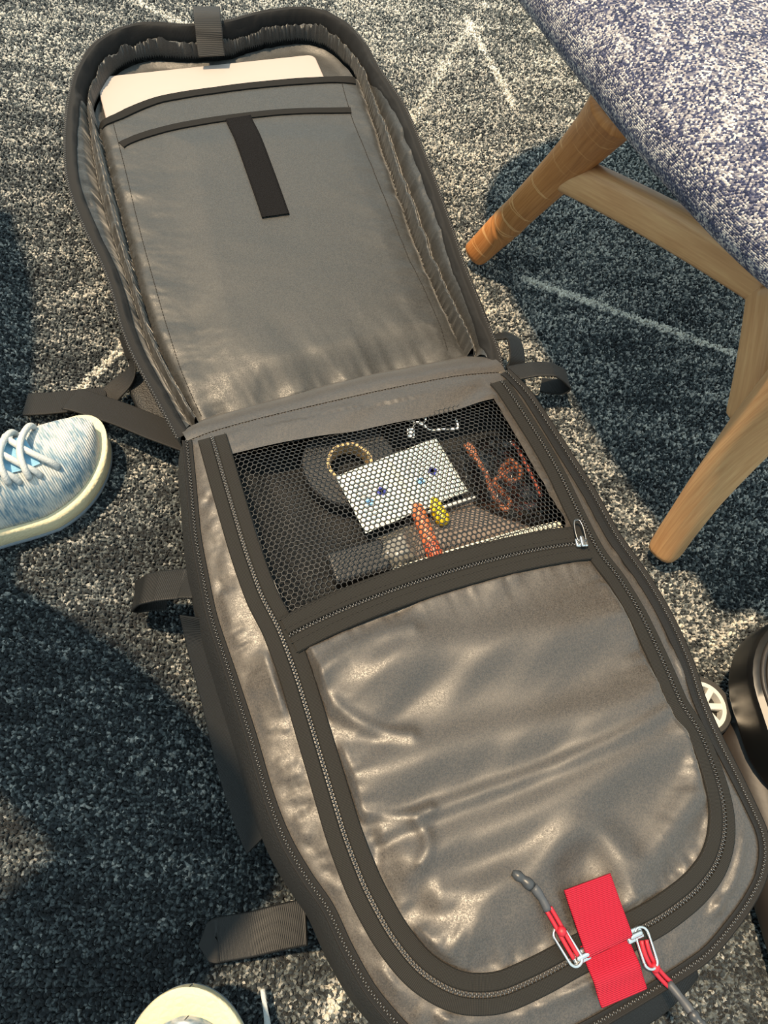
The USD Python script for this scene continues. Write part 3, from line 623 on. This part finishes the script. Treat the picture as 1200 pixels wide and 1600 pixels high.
def pillow(w, l, t):
    n = 24; gx, gy = np.meshgrid(np.linspace(-1, 1, n), np.linspace(-1, 1, n), indexing='ij')
    h = t * (.12 + .88 * (np.clip(1 - gx ** 4, 0, 1) * np.clip(1 - gy ** 4, 0, 1)) ** .5)
    top = np.stack([gx * w / 2, gy * l / 2, h], -1).reshape(-1, 3); bot = top * [1, 1, -.2]
    f = grid_faces(n, n); f = np.vstack([f[:, [0, 2, 1]], f[:, [0, 3, 2]]])
    m = trimesh.Trimesh(np.vstack([top, bot]), np.vstack([f[:, ::-1], f + n * n]), process=False)
    e = np.r_[np.arange(n), (np.arange(1, n) * n + n - 1), ((n - 1) * n + np.arange(n - 2, -1, -1)), (np.arange(n - 2, 0, -1) * n)]
    k = np.roll(e, -1); m2 = np.vstack([np.stack([e, k, k + n * n], 1), np.stack([e, k + n * n, e + n * n], 1)])
    m = trimesh.Trimesh(m.vertices, np.vstack([m.faces, m2]), process=False); m.fix_normals(); return m
for sx in (-1, 1):
    sa = obj('sachet', local(pk, pillow(wx / 2, wy, .004).apply_translation((sx * wx / 4, 0, 0))), PAPER, pk)
    star = cat([rbox(.0085, .0022, .0006, .0002, 8), rbox(.0022, .0085, .0006, .0002, 8), place(rbox(.0072, .0026, .0006, .0002, 8), (0, 0, 0), x=(1, 1, 0)), place(rbox(.0072, .0026, .0006, .0002, 8), (0, 0, 0), x=(1, -1, 0))])
    obj('printed_mark', local(pk, star.copy().apply_translation((sx * wx / 4 + .004, -.001, .0042))), INK, sa, label='dark blue printed mark')
    obj('printed_mark', local(pk, lathe([(0, 0), (.0034, 0), (.0034, .0006), (0, .0006)], 20).apply_translation((sx * wx / 4 - .010, -.006, .0040))), INK2, sa, label='pale blue printed dot')
    obj('printed_mark', local(pk, lathe([(.0062, 0), (.0070, 0), (.0070, .0005), (.0062, .0005), (.0062, 0)], 28).apply_translation((sx * wx / 4 - .009, .006, .0040))), INK3, sa, label='pale grey printed ring')
ORANGE = plain('orange_plastic', lin(226, 118, 78), .4); YELLOW = plain('yellow_plastic', lin(232, 200, 40), .4)
def stick(name, label, catg, a, b, r, m, m2):
    a, b = PN(*a, -.012), PN(*b, -.012); d = (b - a) / np.linalg.norm(b - a)
    t = thing(name, label, catg, loc=(a + b) / 2 - [0, 0, r])
    obj('casing', man(hull_spheres([a + d * r, b - d * r], r, 20)), m, t, sm=50)
    obj('cap', man(hull_spheres([b - d * r * 1.4, b - d * r * .2], r * 1.12, 20)), m2, t, sm=50)
stick('marker_pen', 'short orange marker stub below the white sachet behind the net', 'pen', (648, 786), (680, 868), .0062, ORANGE, plain('orange_cap', lin(205, 96, 66), .4))
stick('lip_balm', 'small yellow tube below the white sachet behind the net', 'tube', (672, 776), (692, 812), .0058, YELLOW, plain('yellow_cap', lin(216, 184, 30), .4))
# clear bag with orange cable
CLEAR = mat('clear_plastic', {'t': ('transparent_bsdf', {'color': (.78, .78, .78)}), 'g': ('glossy_bsdf', {'color': (.8, .8, .8), 'roughness': .15}), 'f': ('fresnel', {'IOR': 1.5}), 'n': ('noise_texture', {'scale': 90.0, 'detail': 3.0}), 'ge': POS, 'b': ('bump', {'strength': 1.0, 'distance': .004}), 'm': ('mix_closure', {})},
            [('ge.position', 'n.vector'), ('n.fac', 'b.height'), ('b.normal', 'g.normal'), ('b.normal', 'f.normal'), ('f.fac', 'm.fac'), ('t.BSDF', 'm.closure1'), ('g.BSDF', 'm.closure2')], surface='m.closure')
COPPER = plain('orange_cable', lin(176, 108, 76), .5)
cb = thing('cable', 'orange charging cable bundled in the right of the net pocket', 'cable', loc=PN(780, 750, -.026))
pts = [(735, 702), (748, 722), (760, 742), (766, 762), (775, 780), (790, 796), (796, 788), (784, 768), (772, 752), (790, 738), (806, 728), (812, 745), (798, 752), (784, 742), (796, 720), (812, 735)]
obj('cord', tube(np.array([PN(*p_, -.014 + .003 * (i % 2)) for i, p_ in enumerate(pts)]), .0024, 8, .0015), COPPER, cb, sm=True)
e0 = PN(735, 702, -.012); obj('plug', place(rbox(.014, .0075, .006, .002), e0, x=PN(735, 702) - PN(748, 722)), COPPER, cb)
pts = [(800, 690), (812, 705), (822, 725), (834, 748), (846, 775)]
sc_ = thing('cord', 'thin reddish cord along the right edge of the net pocket', 'cord', loc=PN(822, 730, -.02))
obj('strand', tube(np.array([PN(*p_, -.014) for p_ in pts]), .0020, 8, .002), plain('red_brown', lin(190, 96, 78), .5), sc_, sm=True)
def crumple(pxs, t, seed, amp, top):
    pl = Polygon(PX(pxs, .13)[:, :2]).buffer(.004).buffer(-.002)
    def zt(p): 
        d = np.array(shapely.distance(shapely.boundary(pl), shapely.points(p))); return zb_soft(p) + top - t * (1 - smooth(d / .014)) + (np.abs(n2(p[:, 0] / .016, p[:, 1] / .016, seed, 3)) * amp) * smooth(d / .006) - amp * .3
    a = sheet(pl, .002, zt); b = a.copy(); b.vertices[:, 2] = np.minimum(b.vertices[:, 2] - .001, zb_soft(b.vertices[:, :2]) + top - t); b.faces = b.faces[:, ::-1]
    return cat([a, b])
t_ = thing('plastic_bag', 'crinkled clear plastic bag at the right of the net pocket', 'bag', loc=PN(790, 750, -.03))
obj('film', crumple([(728, 700), (770, 668), (825, 672), (872, 780), (860, 812), (800, 812), (752, 790)], .016, 71, .010, -.006), CLEAR, t_, sm=True)
t_ = thing('plastic_wrapper', 'crinkled clear wrapper below the left corner of the white sachet', 'wrapper', loc=PN(615, 850, -.03))
obj('film', crumple([(588, 835), (640, 812), (662, 870), (628, 892), (580, 880)], .014, 73, .012, -.007), mat('grey_film', {'p': ('principled_bsdf', {'base_color': lin(120, 118, 112), 'roughness': .22, 'specular_ior_level': .8})}), t_, sm=True)
t_ = thing('pouch', 'brown grey flat pouch under the yellow tube in the net pocket', 'pouch', loc=PN(740, 830, -.035))
obj('cloth', crumple([(640, 800), (745, 772), (840, 806), (850, 826), (640, 884)], .010, 75, .006, -.017), plain('taupe_cloth', lin(112, 100, 92), .6, bump=(500., .0006)), t_, sm=True)
obj('zip_edge', tube(np.array([PN(*p_, -.014) for p_ in ((652, 806), (700, 790), (742, 776))]), .0016, 6, .002), plain('white_edge', lin(205, 203, 198), .5), t_, sm=True)
t_ = thing('folded_paper', 'strip of cream folded paper lying along the net pocket zipper', 'paper', loc=PN(740, 855, -.03))
obj('sheet', crumple([(618, 888), (700, 862), (800, 832), (876, 812), (886, 830), (800, 856), (700, 884), (630, 908)], .006, 77, .003, -.008), plain('cream_paper', lin(232, 222, 200), .6), t_, sm=True)
t_ = thing('charger', 'black charger block beside the orange marker behind the net', 'charger', loc=PN(600, 862, -.03))
a_ = PN(560, 880, -.02); obj('block', place(rbox(.05, .03, .014, .004), a_, x=(1, .35, 0)), BLACKP, t_)
obj('prong', place(rbox(.012, .004, .002, .0008), a_ + np.array([.028, .011, 0]), x=(1, .35, 0)), METAL, t_)
t_ = thing('white_string', 'thin white string looping above the white sachet behind the net', 'string', loc=PN(680, 660, -.02))
WHITE = plain('white_cord', lin(240, 240, 236), .5)
obj('strand', tube(np.array([PN(*p_, -.004) for p_ in ((641, 680), (646, 668), (648, 660), (636, 654), (640, 648), (652, 646), (664, 652), (662, 660), (650, 660), (662, 664), (672, 672), (690, 671), (712, 670), (712, 655))]), .0010, 8, .001), WHITE, t_, sm=True)
obj('tag', place(rbox(.007, .010, .003, .0012), PN(642, 677, -.005)), WHITE, t_)

# ------------------------------------------------------------------ chair
def oak(name, c1, c2, c3, flecks=True):
    return mat(name, {'t': ('texture_coordinate', {}), 'mp': ('mapping', {'scale': (14.0, 420.0, 1.0)}), 'n': ('noise_texture', {'scale': 1.0, 'detail': 4.0, 'roughness': .6}), 'r': ('rgb_ramp', {'ramp': [(.25, c2), (.5, c1), (.75, c3)]}),
                      'mf': ('mapping', {'scale': (75.0, 7.0, 1.0)}), 'nf': ('noise_texture', {'scale': 1.0, 'detail': 1.0, 'distortion': .6}), 'rf': ('rgb_ramp', {'ramp': [(.60, (0, 0, 0)), (.64, (1, 1, 1)), (.68, (0, 0, 0))]}),
                      'fk': ('math', {'math_type': 'multiply', 'value2': .75 if flecks else 0.0}), 'mx': ('mix', {'mix_type': 'mix', 'color2': lin(222, 176, 122)}), 'rg': ('rgb_to_bw', {}),
                      'b': ('bump', {'strength': .5, 'distance': .0003}), 'p': ('principled_bsdf', {'roughness': .45, 'specular_ior_level': .4})},
               [('t.UV', 'mp.vector'), ('mp.vector', 'n.vector'), ('n.fac', 'r.fac'), ('t.UV', 'mf.vector'), ('mf.vector', 'nf.vector'), ('nf.fac', 'rf.fac'), ('rf.color', 'rg.color'), ('rg.val', 'fk.value1'), ('fk.value', 'mx.fac'), ('r.color', 'mx.color1'), ('mx.color', 'p.base_color'), ('n.fac', 'b.height'), ('b.normal', 'p.normal')])
OAK = oak('oak_dark', lin(176, 118, 68), lin(150, 96, 52), lin(192, 136, 84)); OAKP = oak('oak_pale', lin(196, 150, 104), lin(180, 132, 88), lin(210, 168, 120), False)
TWEED = mat('tweed', {'t': ('texture_coordinate', {}), 'mp': ('mapping', {'scale': (1.0, 1.0, 1.0), 'rotation': (0, 0, .41)}), 'v': ('voronoi_texture', {'scale': 700.0, 'randomness': .28}), 'sc': ('separate_color', {}), 'n': ('noise_texture', {'scale': 60.0, 'detail': 2.0}), 'g': POS,
                      'a': ('math', {'math_type': 'multiply_add', 'value2': .9}), 'o': ('math', {'math_type': 'subtract', 'value2': .45}), 'r': ('rgb_ramp', {'ramp': [(.0, lin(36, 40, 62)), (.35, lin(58, 62, 88)), (.6, lin(122, 118, 124)), (.9, lin(190, 182, 176)), (1.2, lin(214, 206, 198))]}),
                      'b': ('bump', {'strength': 1.0, 'distance': .0012, 'invert': True}), 'p': ('principled_bsdf', {'roughness': .9, 'specular_ior_level': .15, 'sheen_weight': .1})},
            [('t.object', 'mp.vector'), ('mp.vector', 'v.vector'), ('v.color', 'sc.color'), ('g.position', 'n.vector'), ('sc.r', 'a.value1'), ('n.fac', 'o.value1'), ('o.value', 'a.value3'), ('a.value', 'r.fac'), ('r.color', 'p.base_color'), ('v.distance', 'b.height'), ('b.normal', 'p.normal')])
def limb(path, ra, rb, up, step=.004, n=16):
    """A shaped wooden bar with an oval section, uv in metres. ra: half width, rb: half depth at each path point."""
    p = np.asarray(path, float); q = even(np.column_stack([p, ra, rb]), step); path = q[:, :3]
    t, side, nor = frames(path, up); a = np.linspace(0, 2 * np.pi, n + 1)
    ca, sa = np.sign(np.cos(a)) * np.abs(np.cos(a)) ** .75, np.sign(np.sin(a)) * np.abs(np.sin(a)) ** .75
    # rounded ends
    s = np.r_[0, np.cumsum(np.linalg.norm(np.diff(path, axis=0), axis=1))]
    k = np.ones(len(path)); e = .006
    k = np.sqrt(np.clip(1 - ((e - np.minimum(s, s[-1] - s)).clip(0) / e) ** 2 * .45, 0, 1))
    v = (path[:, None] + side[:, None] * (q[:, 3] * k)[:, None, None] * ca[None, :, None] + nor[:, None] * (q[:, 4] * k)[:, None, None] * sa[None, :, None]).reshape(-1, 3)
    f = grid_faces(len(path), n + 1); f = np.vstack([f[:, [0, 1, 2]], f[:, [0, 2, 3]]])
    uv = np.stack(np.broadcast_arrays(s[:, None], (a * q[:, 3].mean())[None]), -1).reshape(-1, 2)
    caps = []
    for b, fl in ((0, True), ((len(path) - 1) * (n + 1), False)):
        tri = np.array([[0, i, i + 1] for i in range(1, n - 1)]) + b; caps.append(tri[:, ::-1] if fl else tri)
    return trimesh.Trimesh(v, np.vstack([f] + caps), process=False), uv
E1 = np.array([.40, -.916]); E1 /= np.linalg.norm(E1); E2 = np.array([-E1[1], E1[0]])
SC = np.array([.481, .618])
chair = thing('lounge_chair', 'blue and white tweed lounge chair on splayed oak legs beside the backpack', 'chair', loc=(*SC, 0))
f1, f2 = P(742, 398, .012), P(1037, 862, .012)
k1 = P(880, 262, .19); t1 = P(975, 158, .345)
k2 = P(1165, 690, .20); t2 = P(1300, 560, .34)
hub = P(1205, 445, .30)
def loc2(e1, e2, z): return np.r_[SC + E1 * e1 + E2 * e2, z]
legs = [(f1, k1, t1, OAK), (f2, k2, t2, OAKP), (loc2(.20, .21, .012), loc2(.16, .19, .2), loc2(.12, .18, .32), OAK), (loc2(-.19, .21, .012), loc2(-.12, .2, .2), loc2(-.06, .19, .345), OAKP)]
for a, k, t, mm in legs:
    m, uv = limb([a, k, t], [.0165, .0205, .0245], [.0160, .0195, .0225], (.3, -.2, .9)); obj('leg', m, mm, chair, sm=True, uv=uv)
for k in (k1 + np.array([0, 0, -.004]), P(1165, 660, .205), legs[2][1], legs[3][1]):
    m, uv = limb([k, (k + hub) / 2 + [0, 0, .004], hub], [.012] * 3, [.019] * 3, (0, 0, 1)); obj('stretcher', m, OAKP, chair, sm=True, uv=uv)
# seat: padded shell
def seat_mesh():
    nu, nv = 160, 48
    a = np.linspace(0, 2 * np.pi, nu + 1); b = np.linspace(-np.pi / 2, np.pi / 2, nv)
    A, Bv = np.meshgrid(a, b, indexing='ij')
    ex = 2 / 3.4
    cx_, sx_ = np.sign(np.cos(A)) * np.abs(np.cos(A)) ** ex, np.sign(np.sin(A)) * np.abs(np.sin(A)) ** ex
    rr = np.abs(np.cos(Bv)) ** .55
    e1, e2 = -.07 + .395 * cx_ * rr, .300 * sx_ * rr
    z = .368 + np.sign(np.sin(Bv)) * np.abs(np.sin(Bv)) ** .85 * np.where(Bv > 0, .055, .052)
    z += .07 * np.clip((e1 * -1 + .05) / .34, 0, 1) ** 2 * 0
    v = np.stack([SC[0] + E1[0] * e1 + E2[0] * e2, SC[1] + E1[1] * e1 + E2[1] * e2, z], -1).reshape(-1, 3)
    f = grid_faces(nu + 1, nv); f = np.vstack([f[:, [0, 2, 1]], f[:, [0, 3, 2]]])
    # wrap the cloth from below over the rim: uv by arc length
    s = np.stack([e1.ravel(), e2.ravel()], 1)
    h = (z.ravel() - .40)
    uv = np.stack([e1.ravel() + h * .9, e2.ravel() - h * 1.1], 1)
    return trimesh.Trimesh(v, f, process=False), uv
m, uv = seat_mesh(); obj('seat', m, TWEED, chair, sm=True, uv=uv)
def back_mesh():
    ph = np.linspace(-.9, .9, 60); zz = np.linspace(0, 1, 30); PH, Z = np.meshgrid(ph, zz, indexing='ij')
    out = []
    for th in (0, .045):
        r = .27 - th
        e2 = r * np.cos(PH) + .02 * Z + .0; e1 = -.07 + .40 / .27 * r * np.sin(PH)
        z = .37 + Z * (.34 - .10 * (PH / .9) ** 2) - .02 * (th > 0) * (Z > .98)
        out.append(np.stack([SC[0] + E1[0] * e1 + E2[0] * e2, SC[1] + E1[1] * e1 + E2[1] * e2, z], -1))
    v = np.vstack([o.reshape(-1, 3) for o in out]); f = grid_faces(60, 30); f = np.vstack([f[:, [0, 1, 2]], f[:, [0, 2, 3]]]); n = 1800
    e = np.r_[np.arange(30), np.arange(1, 60) * 30 + 29, 59 * 30 + np.arange(28, -1, -1), np.arange(58, 0, -1) * 30]; k = np.roll(e, -1)
    m = trimesh.Trimesh(v, np.vstack([f, f[:, ::-1] + n, np.stack([e, k, k + n], 1), np.stack([e, k + n, e + n], 1)]), process=False); m.fix_normals()
    uv = np.stack([np.tile((PH * .3).ravel(), 2), np.tile((Z * .34).ravel(), 2)], 1)
    return m, uv
m, uv = back_mesh(); obj('backrest', m, TWEED, chair, sm=True, uv=uv)

# ------------------------------------------------------------------ shoes
KNIT = mat('knit_upper', {'t': ('texture_coordinate', {}), 'mp': ('mapping', {'scale': (520.0, 90.0, 90.0)}), 'n': ('noise_texture', {'scale': 1.0, 'detail': 2.0}), 'm2': ('mapping', {'scale': (30.0, 30.0, 30.0)}), 'n2': ('noise_texture', {'scale': 1.0, 'detail': 2.0}),
                         'a': ('math', {'math_type': 'add'}), 'r': ('rgb_ramp', {'ramp': [(.34, lin(98, 128, 150)), (.44, lin(136, 156, 168)), (.49, lin(176, 182, 184)), (.56, lin(204, 202, 196))]}), 'h': ('math', {'math_type': 'multiply', 'value2': .5}),
                         'w': ('wave_texture', {'wave_type': 'bands', 'bands_direction': 'x', 'scale': 150.0, 'distortion': 1.0}), 'b': ('bump', {'strength': .8, 'distance': .0007}), 'p': ('principled_bsdf', {'roughness': .85, 'specular_ior_level': .2, 'sheen_weight': .1})},
            [('t.object', 'mp.vector'), ('mp.vector', 'n.vector'), ('t.object', 'm2.vector'), ('m2.vector', 'n2.vector'), ('n.fac', 'a.value1'), ('n2.fac', 'a.value2'), ('a.value', 'h.value1'), ('h.value', 'r.fac'), ('r.color', 'p.base_color'), ('t.object', 'w.vector'), ('w.fac', 'b.height'), ('b.normal', 'p.normal')])
FOAM = mat('foam_sole', {'g': POS, 'v': ('voronoi_texture', {'scale': 190.0, 'feature': 'distance_to_edge'}), 'b': ('bump', {'strength': .7, 'distance': .0012}), 'p': ('principled_bsdf', {'base_color': lin(216, 202, 166), 'roughness': .5})},
           [('g.position', 'v.vector'), ('v.distance', 'b.height'), ('b.normal', 'p.normal')])
OUTSOLE = plain('outsole_rubber', lin(120, 130, 140), .6); LACE = plain('lace', lin(186, 190, 190), .8, bump=(700., .0006)); TONGUE = plain('tongue', lin(130, 178, 206), .85, bump=(500., .0006))
def shoe(label, toe, dirv, tip=0.0, lean=0.0, kx=.968):
    d = np.array(dirv, float); d /= np.linalg.norm(d); Ls = .285
    th = thing('running_shoe', label, 'shoe', loc=(toe[0] - d[0] * Ls, toe[1] - d[1] * Ls, 0.0), rotz=math.degrees(math.atan2(d[1], d[0])))
    xs = Ls * (.5 - .5 * np.cos(np.linspace(0, np.pi, 90)))
    hw = np.interp(xs, [0, .05, .11, .16, .20, .285], [.030, .036, .036, .043, .050, .050])
    hw *= np.where(xs > .19, np.sqrt(np.clip(1 - ((xs - .19) / .095) ** 2.7, 0, 1)), 1) * np.where(xs < .04, np.sqrt(np.clip(1 - ((.04 - xs) / .04) ** 2.3, 0, 1)), 1)
    hw = np.maximum(hw, .0005)
    cy = .006 * np.sin(xs / Ls * np.pi * 1.6 + .6) + lean * np.clip((xs - .17) / .115, 0, 1) ** 2
    spring = .014 * np.clip((xs - .19) / .095, 0, 1) ** 2 + tip * np.clip((xs - .1) / .18, 0, 1)
    def ringmesh(prof, kx=1.0):   # prof: list of (half-width factor, z function) around one side, mirrored
        n = len(prof); pr = prof + [(-a, z) for a, z in prof[::-1]]
        xx = xs * kx; spr = np.interp(xx, xs, spring); V = np.stack([np.stack([xx, np.interp(xx, xs, cy) + hw * a, z(xx) + spr], 1) for a, z in pr], 1)
        f = grid_faces(len(xs), len(pr), True); m = trimesh.Trimesh(V.reshape(-1, 3), np.vstack([f[:, [0, 1, 2]], f[:, [0, 2, 3]]]), process=False); m.fix_normals(); return m
    st = np.interp
    top = lambda x: np.interp(x, [0, .08, .2, .285], [.042, .036, .030, .026])
    c = lambda v: (lambda x: np.full_like(x, v))
    mix = lambda k: (lambda x: .005 + (top(x) - .005) * k)
    sole = ringmesh([(0.05, c(.004)), (.86, c(.004)), (.93, c(.005)), (.985, mix(.3)), (1.0, mix(.55)), (.99, mix(.82)), (.95, mix(.97)), (.80, mix(1.0)), (.05, mix(.95))])
    obj('midsole', local(th, sole), FOAM, th, sm=True)
    obj('outsole', local(th, ringmesh([(.05, c(.0)), (.90, c(.0)), (.96, c(.002)), (.97, c(.006)), (.9, c(.007)), (.05, c(.007))])), OUTSOLE, th, sm=True)
    hx = lambda x: np.interp(x, [0, .03, .07, .11, .15, .20, .235, .265, .28, .285], [.075, .085, .088, .100, .094, .078, .066, .052, .040, .030])
    a = np.linspace(0, 1, 13)
    def arc(t): 
        an = t * np.pi / 2; return (.86 * math.cos(an) ** .8 if t < 1 else 0.0, lambda x: top(x) - .004 + (hx(x) - top(x) + .004) * math.sin(an) ** .85)
    up = ringmesh([arc(t) for t in a[:-1]] + [(0.02, arc(1.0)[1])], kx)
    obj('knit_upper', local(th, up), KNIT, th, sm=True)
    def surf(x, k, lift):   # point on the upper at lateral factor k (-1..1)
        w_ = np.interp(x, xs, hw); an = np.arccos(np.clip(np.abs(k) / .86, 0, 1) ** 1.25)
        t_ = np.interp(x, [0, .08, .2, .285], [.042, .036, .030, .026]) - .004; sp = np.interp(x, xs, spring)
        return np.array([x, np.interp(x, xs, cy) + w_ * k, t_ + (hx(x) - t_) * math.sin(an) ** .85 + sp + lift])
    tg = np.array([surf(x, k, .0022) for x in np.linspace(.10, .215, 20) for k in np.linspace(-.36, .36, 9)])
    f = grid_faces(20, 9); obj('tongue', local(th, trimesh.Trimesh(tg, np.vstack([f[:, [0, 1, 2]], f[:, [0, 2, 3]]])[:, ::-1], process=False)), TONGUE, th, sm=True)
    for i, x in enumerate((.214, .197, .179, .161, .143, .125)):
        for s in (1, -1):
            ks = np.linspace(-.52, .52, 14)
            p = np.array([surf(x + (.013 * (k / .52) * s) - .006 * (1 - (k / .52) ** 2), k, .0045 + .004 * (1 - (k / .52) ** 2) + (.003 if s > 0 else 0)) for k in ks])
            p[0, 2] -= .005; p[-1, 2] -= .005
            obj('lace', local(th, tube(p, .0031, 9, .003)), LACE, th, sm=True)
    return th
tA = P(176, 692, .02); dA = P(178, 690, .02)[:2] - P(0, 778, .02)[:2]
shA = shoe('light blue knit running shoe at the left edge beside the backpack', tA, dA, lean=.016)
tB = P(293, 1537, .075); dB = P(293, 1537, .03)[:2] - P(272, 1700, .03)[:2]
shB = shoe('toe of a running shoe with cream sole at the bottom edge', tB, dB, tip=.055, kx=.94)
obj('lace_end', tube(np.array([P(410, 1546, .012), P(413, 1565, .014), P(416, 1585, .016), P(419, 1620, .02), P(400, 1690, .03)]), [.0019, .0020, .0032, .0032, .0032], 10, .002), LACE, shB, sm=True)

# ------------------------------------------------------------------ seated person wearing the shoes (out of frame, shades the carpet at lower left)
DENIM = plain('dark_trousers', lin(38, 42, 52), .85, bump=(900., .0005))
def chain(js):
    return [hull_spheres([a[:3], b[:3]], [a[3], b[3]], 24) for a, b in zip(js[:-1], js[1:])]
dAu, dBu = dA / np.linalg.norm(dA), dB / np.linalg.norm(dB)
aA = np.r_[tA[:2] - dAu * .235, .15]; aB = np.r_[tB[:2] - dBu * .235, .15]
hipA, hipB, kA, kB = (-.52, -.23, .50), (-.37, -.42, .50), (-.245, .09, .53), (-.08, -.18, .52)
parts = chain([(*aA, .042), (*((aA * .45 + np.array(kA) * .55)), .078), (*kA, .078), (*hipA, .105)]) + chain([(*aB, .042), (*((aB * .45 + np.array(kB) * .55)), .058), (*kB, .066), (*hipB, .088)])
parts += [hull_spheres([hipA, hipB, (-.47, -.35, .56)], [.10, .10, .11], 24), hull_spheres([(-.47, -.35, .58), (-.50, -.38, .75)], [.12, .13], 24)]
body = manifold3d.Manifold.batch_boolean(parts, manifold3d.OpType.Add).refine_to_length(.018)
bm = man(body); trimesh.smoothing.filter_taubin(bm, iterations=12)
pr = thing('person', 'seated person in dark trousers wearing the pale blue running shoes', 'person', loc=(-.46, -.33, 0))
obj('trousers', bm, DENIM, pr, sm=True)
for a, k in ((aA, kA), (aB, kB)):
    k = np.array(k); obj('sock', man(hull_spheres([a + [0, 0, -.052], a + (k - a) * .12], [.031, .036], 24)), plain('sock_knit', lin(60, 64, 72), .9) if not stage.GetPrimAtPath('/World/Looks/sock_knit') else UsdShade.Material.Get(stage, '/World/Looks/sock_knit'), pr, sm=40)

# ------------------------------------------------------------------ suitcase
CASE = plain('suitcase_shell', lin(40, 35, 32), .5, spec=.4, bump=(60., .0004)); GLOSS = plain('gloss_black', lin(18, 18, 18), .38, spec=.4)
TYRE = plain('tyre', lin(48, 46, 44), .6); SILVER = plain('silver_plastic', lin(226, 222, 214), .3, .3)
cs = thing('suitcase', 'black hard shell suitcase lying at the right edge with a silver spoked wheel', 'suitcase', loc=(.62, .05, 0))
wc = P(1094, 1105, .050)
def lslab(w, l, t, rc, rb): return rslab(w, l, t, rc, rb)
lx, ly = P(1150, 1250, .05)[0] + .245, P(1150, 1200, .06)[1] - .105
obj('lower_shell', place(rbox(.46, .36, .060, .028, 48), (lx, ly, .031), x=(1, .12, 0)), CASE, cs)
c2 = np.array([P(1163, 1115, .085)[0] + .20, P(1175, 1122, .09)[1] + .022, .062])
UW, UL, UR = .40, .17, .070
obj('upper_shell', place(rslab(UW, UL, .046, UR, .008), c2, x=(1, .12, 0)), GLOSS, cs, sm=40)
inset = lambda d, q=16: np.array(shapely.box(-UW / 2 + UR, -UL / 2 + UR, UW / 2 - UR, UL / 2 - UR).buffer(UR - d, quad_segs=q).exterior.coords)
rp = inset(.020)[:-1]
def ringz(p): return np.full(len(p), 0.0)
t3 = teeth_on(np.vstack([rp, rp[:1]]), ringz, 0, .0036, .010, .0026, .003, .0)
obj('zipper_teeth', place(t3, c2 + [0, 0, .0465], x=(1, .12, 0)), TYRE, cs, sm=True, kind='stuff')
for d in (.0095, .0145):
    rb_ = inset(d); obj('rim_bead', place(tube(np.column_stack([rb_, np.zeros(len(rb_))]), .0022, 8), c2 + [0, 0, .0462], x=(1, .12, 0)), CASE, cs, sm=True)
obj('wheel_housing', man(hull_spheres([wc + [.026, -.004, -.022], wc + [.062, -.010, -.012], wc + [.050, -.050, -.014], wc + [.09, -.05, -.010]], [.016, .024, .022, .026], 24)), GLOSS, cs, sm=40)
wz = np.array([.05, .05, 1.0])
wh = obj('wheel', place(lathe([(.0215, -.010), (.0255, -.010), (.0275, -.007), (.0275, .004), (.0255, .007), (.0220, .007), (.0215, -.010)], 48), wc, wz), TYRE, cs)
hubm = [lathe([(0, -.008), (.0215, -.008), (.0215, -.004), (0, -.004)], 40), lathe([(.0180, -.004), (.0218, -.004), (.0218, .0055), (.0180, .0055), (.0180, -.004)], 48), lathe([(0, -.004), (.0062, -.004), (.0062, .006), (0, .006)], 24)]
obj('rim', place(cat(hubm[1:]), wc, wz), SILVER, wh, sm=30, label='silver wheel rim')
obj('disc', place(hubm[0], wc, wz), GLOSS, wh, sm=30)
for k in range(7):
    an = k * 2 * math.pi / 7
    sp = rbox(.0135, .0058, .007, .0012, 12).apply_translation((.0120, 0, .0015)); sp.apply_transform(trimesh.transformations.rotation_matrix(an, [0, 0, 1]))
    obj('spoke', place(sp, wc, wz), SILVER, wh, sm=30)
# ------------------------------------------------------------------ second chair at the left, outside the frame: its shade falls on the carpet
dup(chair, (-.715, .50, 0), 165, 'blue and white tweed lounge chair left of the backpack, out of the frame')
